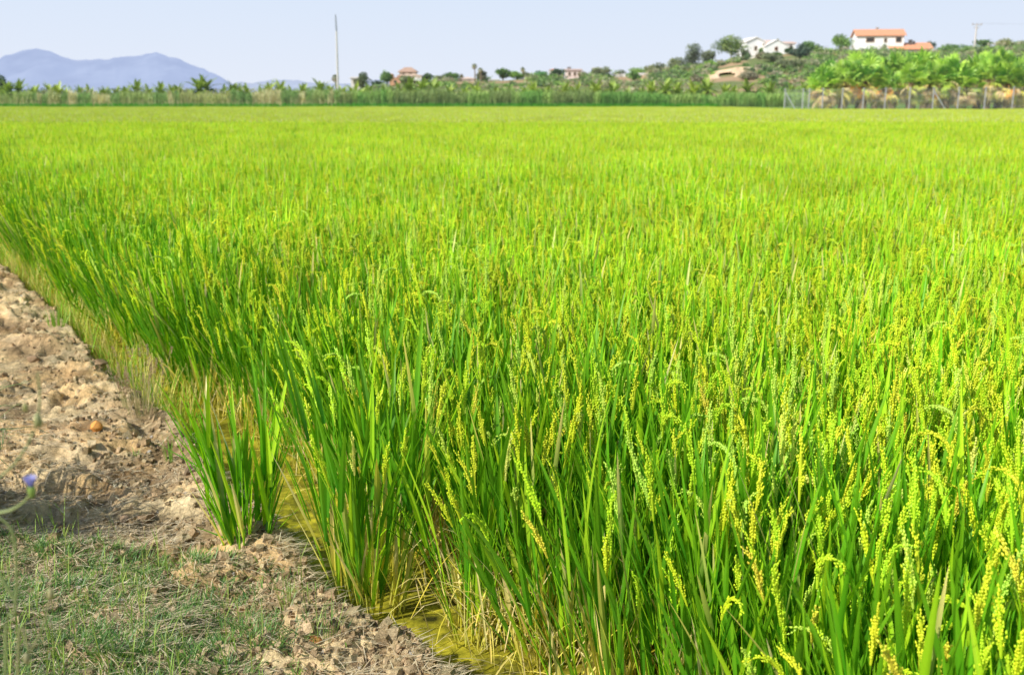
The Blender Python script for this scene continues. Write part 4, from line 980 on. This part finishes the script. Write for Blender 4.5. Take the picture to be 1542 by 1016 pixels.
# white gabled house
e, g = house('white_house', 1160, 278, 'large white house with several gables on the hill right of the big round tree')
hbox(e, 1121, 1150, 64, 100, 279, 8, WH, 'gable', (.82, .78, .72), 7, R(8), .3, 0, 'y', [(1146, 1149, 66, 74), (1133, 1137, 70, 76)], g)
hbox(e, 1146, 1172, 66, 100, 281, 7, WH, 'gable', (.70, .5, .4), 5, 0, .3, 0, 'x', [(1151, 1155, 72, 78)], g)
hbox(e, 1152, 1188, 71, 104, 275.5, 5.4, WH, 'gable', (.80, .76, .7), 10, 0, .2, 0, 'y', [(1167, 1171, 71, 76, (.4, .2, .12))], g)
hbox(e, 1184, 1198, 66, 100, 279, 7, WH, 'gable', (.68, .5, .42), 3, 0, .3, 0, 'x', [(1189, 1193, 68, 73)], g)
hbox(e, 1198, 1207, 76, 100, 276, 3, WH, None, ORG, 0, 0, 0, 0, 'x', (), g)
# terracotta house
e, g = house('terracotta_house', 612, 264, 'cream and terracotta house with a small square tower on the low ridge')
hbox(e, 601, 626, 108.5, 140, 272, 4.2, CR, 'hip', (.45, .3, .22), 7, 0, .5, 0, 'x', [(606, 610, 110, 112.5), (616, 620, 110, 112.5)], g)
hbox(e, 598, 635, 114, 140, 268, 3.9, CR, 'hip', (.62, .46, .33), 2.5, 0, .3, 0, 'x', [(620, 624, 117, 121), (629, 632, 117, 121)], g)
hbox(e, 586, 612, 118, 140, 264.5, 3.4, SALM, None, ORG, 0, 0, 0, 0, 'x', [(593, 597, 121, 125), (603, 607, 121, 125)], g)
hbox(e, 586.5, 592, 113.5, 140, 265.2, 2.0, SALM, 'hip', TERR, 3, 0, .15, 0, 'x', (), g)
hbox(e, 617, 634, 119.5, 140, 264.5, 3.4, WH, None, ORG, 0, 0, 0, 0, 'x', [(622, 628, 122, 127)], g)
# further small houses
def small(name, u0, u1, v0, vb, Y, wall, label, roof=None, rise=3, rcol=TERR, wins=(), dep=6, extra=None):
    e, g = house(name, (u0+u1)/2, Y, label); hbox(e, u0, u1, v0, vb, Y, dep, wall, roof, rcol, rise, 0, .25, 0, 'x', wins, g)
    if extra: extra(e, g)
    return e
small('low_house', 528, 543, 118.5, 138, 268, (.72, .66, .6), 'small low white house left of the broad dark tree', 'gable', 2, (.6, .55, .5), [(532, 536, 120, 124)])
small('sandy_house', 689, 718, 119, 140, 270, (.68, .56, .46), 'low sandy house with a pale hipped roof left of the twin tall palms', 'hip', 3.5, (.66, .52, .42), [(693, 696, 121, 125), (704, 708, 121, 125)], 7, lambda e, g: hbox(e, 694, 708, 124, 140, 266, 3.5, (.68, .57, .47), 'gable', (.62, .5, .4), 3, 0, .2, 0, 'y', [(699, 703, 127, 131)], g))
small('low_white_house', 735, 752, 121, 140, 268, (.76, .73, .68), 'small white flat-roofed house right of the twin tall palms', None, 0, TERR, [(739, 742, 123, 126)])
small('terrace_wall', 745, 790, 126.5, 142, 262, (.66, .5, .38), 'long low sandy terrace wall on the low ridge', None, 0, TERR, (), 1.2)
small('terrace_wall', 822, 896, 124.5, 142, 256, (.55, .36, .24), 'long reddish retaining wall below the pinkish house', None, 0, TERR, (), 1.0)
small('pink_house', 853, 876, 106.5, 135, 270, (.74, .62, .56), 'pinkish white house between the large dark tree and the dry shrub', 'gable', 2, (.55, .42, .36), [(856, 859, 109, 114), (864, 867, 109, 114), (871, 874, 109, 114)], 7, lambda e, g: chim(e, 857, 102, 108, 273, .8, (.3, .26, .24)))
small('distant_house', 893, 906, 103, 130, 300, (.74, .72, .7), 'tiny white house on the skyline above the grey-olive shrub', None, 0, TERR, [(897, 900, 105, 109)])
small('distant_house', 828, 838, 105.5, 130, 300, (.72, .66, .6), 'tiny cream house on the skyline above the large dark tree', 'hip', 2, TERR, [(831, 834, 107, 110)])
small('long_house', 976, 1018, 103.5, 120, 298, (.66, .48, .38), 'long low reddish building on the skyline right of the flat hedge tree', 'gable', 1.5, (.5, .34, .26), [(985, 989, 105, 108), (1000, 1004, 105, 108)])
small('white_wall', 930, 947, 113, 140, 262, (.80, .79, .77), 'left one of two bright white walls below the flat hedge tree', None, 0, TERR, (), 2.5)
small('white_wall', 957, 975, 111.5, 140, 262, (.80, .79, .77), 'right one of two bright white walls below the flat hedge tree', None, 0, TERR, (), 2.5)
small('grey_shed', 1438, 1461, 75, 95, 275, (.42, .46, .55), 'grey-blue shed beside the utility pole', 'gable', 2, (.5, .52, .56), [(1444, 1447, 78, 81)])
small('pale_wall', 1150, 1190, 97, 110, 266, (.74, .68, .6), 'pale low wall on the slope under the white house', None, 0, TERR, (), .6)
# bare earth bluff with a dark hollow
def bluff():
    r = random.Random(9); m_ = MB(); Y = 222; us = np.linspace(1058, 1160, 40); rows = 9; vs = []; cs = []
    for j in range(rows):
        t = j/(rows-1)
        for u in us:
            top = np.interp(u, [1058, 1075, 1095, 1110, 1130, 1160], [114, 108, 104, 101, 101, 106]); bot = 124
            v = top+(bot-top)*t; dep = (1-t)*9+2.4*(float(fbm(np.array([u/9]), np.array([t*3.]), 3, 3)[0])-.5)
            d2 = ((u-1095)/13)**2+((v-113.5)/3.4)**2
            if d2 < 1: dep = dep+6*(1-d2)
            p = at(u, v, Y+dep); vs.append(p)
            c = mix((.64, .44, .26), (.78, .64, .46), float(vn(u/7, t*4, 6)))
            cs.append(mix(c, (.07, .05, .04), 1 if d2 < 1 else 0))  # shade inside the hollow painted in as near-black earth
    n = len(us); fs = [(j*n+i, j*n+i+1, (j+1)*n+i+1, (j+1)*n+i) for j in range(rows-1) for i in range(n-1)]
    m_.add(vs, fs, cs); o = m_.build('terrain_bluff', M_SOIL, None, False); tag(o, kind='structure')
bluff()

# ------------------------------------------------------------------ mast, poles, fence, wires
Ym = 139; x = at(507.5, 145, Ym).x
e = empty('mast', (x, Ym, .8), 'tall slender pale mast with a thin dark top rising above the far palms', 'mast')
b = at(509, 147, Ym); tp = at(506.6, 47, Ym); t2 = at(505.2, 22, Ym)
m_ = MB(); m_.tube([(b.x-x, 0, 0), (tp.x-x, 0, tp.z-.8)], [.17, .11], (.66, .62, .58), 8); m_.build('pole', M_CONC, e)
m_ = MB(); m_.tube([(tp.x-x, 0, tp.z-.8), (t2.x-x, 0, t2.z-.8)], [.09, .06], (.24, .26, .28), 6)
for k in range(5): 
    z = tp.z-.8+(t2.z-tp.z)*(.1+.18*k); m_.box((tp.x-x+(t2.x-tp.x)*(.1+.18*k), 0, z), (.32, .06, .06), (.3, .32, .34))
m_.build('antenna', M_METAL, e)
Yp = 262; b = at(1465.5, 90, Yp); tp = at(1465, 37, Yp); gz = ghz(b.x, Yp)
e = empty('utility_pole', (b.x, Yp, gz), 'concrete utility pole with a crossarm on the hill at the right', 'utility pole')
m_ = MB(); m_.tube([(0, 0, -.4), (0, 0, tp.z-gz)], [.30, .18], (.62, .56, .52), 8); m_.build('pole', M_CONC, e)
m_ = MB(); m_.box((.1, 0, tp.z-gz-.1), (2.6, .2, .2), (.5, .46, .44)); m_.box((0, 0, tp.z-gz-.8), (1.4, .16, .16), (.5, .46, .44)); m_.build('crossarm', M_CONC, e)
for dx in (-1.1, 0, 1.1):
    m_ = MB(); m_.tube([(.1+dx, 0, tp.z-gz), (.1+dx, 0, tp.z-gz+.18), (.1+dx, 0, tp.z-gz+.3)], [.07, .09, .04], (.3, .2, .15), 6); m_.build('insulator', M_CONC, e)
for k, dx in enumerate((-1.1, 1.1)):
    m_ = MB(); P = []
    for i in range(13):
        t = i/12; q = Vector((b.x+.1+dx, Yp, tp.z+.28)).lerp(Vector((b.x+70, Yp+10+k*2, tp.z+5)), t); q.z -= 4*1.6*t*(1-t); P.append(q)
    m_.tube(P, .010, (.25, .25, .27), 3); o = m_.build('power_line', M_METAL); tag(o, '%s thin wire running right from the utility pole' % ('nearer' if k == 0 else 'farther'), 'wire')
# fence
PU = [1181, 1208, 1217.5, 1238, 1267.5, 1299, 1332, 1368.5, 1404, 1442, 1482, 1524, 1566, 1610, 1655]
PY = [100.5, 99.8, 99.5, 99, 98.6, 98.3, 98, 97.8, 97.5, 97.3, 97.2, 97, 97, 97, 97]
P0 = [at(u, 161, y) for u, y in zip(PU, PY)]; bz = .45
e = empty('fence', (P0[0].x, P0[0].y, bz), 'wire mesh fence on pale posts in front of the fan palms', 'fence')
pos = [Vector((p.x-P0[0].x, p.y-P0[0].y, 0)) for p in P0]; tops = [at(u, v, y).z-bz for u, v, y in zip(PU, np.interp(PU, [1181, 1332, 1524, 1655], [134.5, 133, 131.5, 131]), PY)]
for i, (q, h) in enumerate(zip(pos, tops)):
    m_ = MB(); m_.box((q.x, q.y, h/2-.2), (.09, .09, h+.4), (.42, .41, .41)); m_.box((q.x, q.y, h+.02), (.17, .17, .05), (.6, .6, .6)); m_.build('post', M_CONC, e)
for i, dx in ((0, 1.35), (8, 1.6)):
    m_ = MB(); q = pos[i]; m_.tube([(q.x+.07, q.y, tops[i]*.85), (q.x+dx, q.y, -.1)], .045, (.6, .6, .6), 5); m_.build('brace', M_CONC, e)
m_ = MB()
for i in range(len(pos)-1):
    a, b = pos[i], pos[i+1]; L = (b-a).length; h = min(tops[i], tops[i+1])-.06; dd = (b-a)/L; n = int(L/.16)
    for k in range(5): z = .1+(h-.1)*k/4; m_.tube([a+Vector((0, 0, z)), b+Vector((0, 0, z))], .008, (.4, .42, .42), 3, False)
    for k in range(-int(h/.16), n+1):
        for sg in (0, 1):
            x0 = max(0, k*.16); x1 = min(L, k*.16+h)
            if x1 <= x0: continue
            za, zb_ = (x0-k*.16, x1-k*.16)
            if sg: za, zb_ = h-za, h-zb_
            p, q = a+dd*x0, a+dd*x1
            s = Vector((0, 0, .005)); m_.add([p+Vector((0, 0, za))-s, p+Vector((0, 0, za))+s, q+Vector((0, 0, zb_))+s, q+Vector((0, 0, zb_))-s], [(0, 1, 2, 3)], (.4, .42, .42))
m_.build('wire_mesh', M_METAL, e)

# ------------------------------------------------------------------ sky, sun, camera
EL = 41; SUNAZ = -126     # sun azimuth from +Y, clockwise positive
w = bpy.data.worlds.new('World'); sc.world = w; w.use_nodes = True; t = w.node_tree; bg = t.nodes['Background']
sk = t.nodes.new('ShaderNodeTexSky'); sk.sky_type = 'NISHITA'; sk.sun_disc = False; sk.sun_elevation = R(EL); sk.sun_rotation = R(SUNAZ)
sk.air_density = 1.0; sk.dust_density = 1.2; sk.ozone_density = 2.0; sk.altitude = 0
# pale summer haze that thickens towards the horizon
tc = t.nodes.new('ShaderNodeTexCoord'); sx = t.nodes.new('ShaderNodeSeparateXYZ'); t.links.new(tc.outputs['Generated'], sx.inputs[0])
cr = t.nodes.new('ShaderNodeValToRGB'); t.links.new(sx.outputs['Z'], cr.inputs[0]); q = cr.color_ramp.elements; q[0].position = 0; q[0].color = (1, 1, 1, 1); q[1].position = .5; q[1].color = (.05, .05, .05, 1)
q = cr.color_ramp.elements.new(.11); q.color = (1, 1, 1, 1); q = cr.color_ramp.elements.new(.24); q.color = (.3, .3, .3, 1)
hz = t.nodes.new('ShaderNodeValToRGB'); t.links.new(sx.outputs['Z'], hz.inputs[0]); q = hz.color_ramp.elements; q[0].position = 0; q[0].color = (.80, .85, .96, 1); q[1].position = .12; q[1].color = (.69, .80, .965, 1)
sv = t.nodes.new('ShaderNodeVectorMath'); sv.operation = 'SCALE'; sv.inputs['Scale'].default_value = 1/.15; t.links.new(hz.outputs[0], sv.inputs[0])
mx = t.nodes.new('ShaderNodeMix'); mx.data_type = 'RGBA'; t.links.new(cr.outputs[0], mx.inputs['Factor']); t.links.new(sk.outputs[0], mx.inputs['A']); t.links.new(sv.outputs[0], mx.inputs['B'])
t.links.new(mx.outputs['Result'], bg.inputs['Color']); bg.inputs['Strength'].default_value = .15
sd = bpy.data.lights.new('Sun', 'SUN'); sd.energy = 5.0; sd.angle = R(.55); sd.color = (1, .97, .89)
so = bpy.data.objects.new('Sun', sd); col.objects.link(so)
S = Vector((math.sin(R(SUNAZ))*math.cos(R(EL)), math.cos(R(SUNAZ))*math.cos(R(EL)), math.sin(R(EL))))
so.rotation_euler = S.to_track_quat('Z', 'Y').to_euler()
cd = bpy.data.cameras.new('Camera'); cd.sensor_width = 36; cd.lens = 36*1500/1542.0; cd.clip_end = 30000; cd.clip_start = .05
co = bpy.data.objects.new('Camera', cd); col.objects.link(co); co.location = (0, 0, CAMH); co.rotation_euler = (R(90)-PITCH, 0, 0)
cd.dof.use_dof = True; cd.dof.focus_distance = 3.1; cd.dof.aperture_fstop = 4.5
sc.camera = co
sc.view_settings.view_transform = 'Standard'; sc.view_settings.look = 'None'; sc.view_settings.exposure = 0; sc.view_settings.gamma = 1
cy = sc.cycles; cy.debug_use_spatial_splits = True; cy.adaptive_threshold = .02; cy.max_bounces = 5; cy.diffuse_bounces = 4; cy.glossy_bounces = 2; cy.transmission_bounces = 4; cy.caustics_reflective = False; cy.caustics_refractive = False
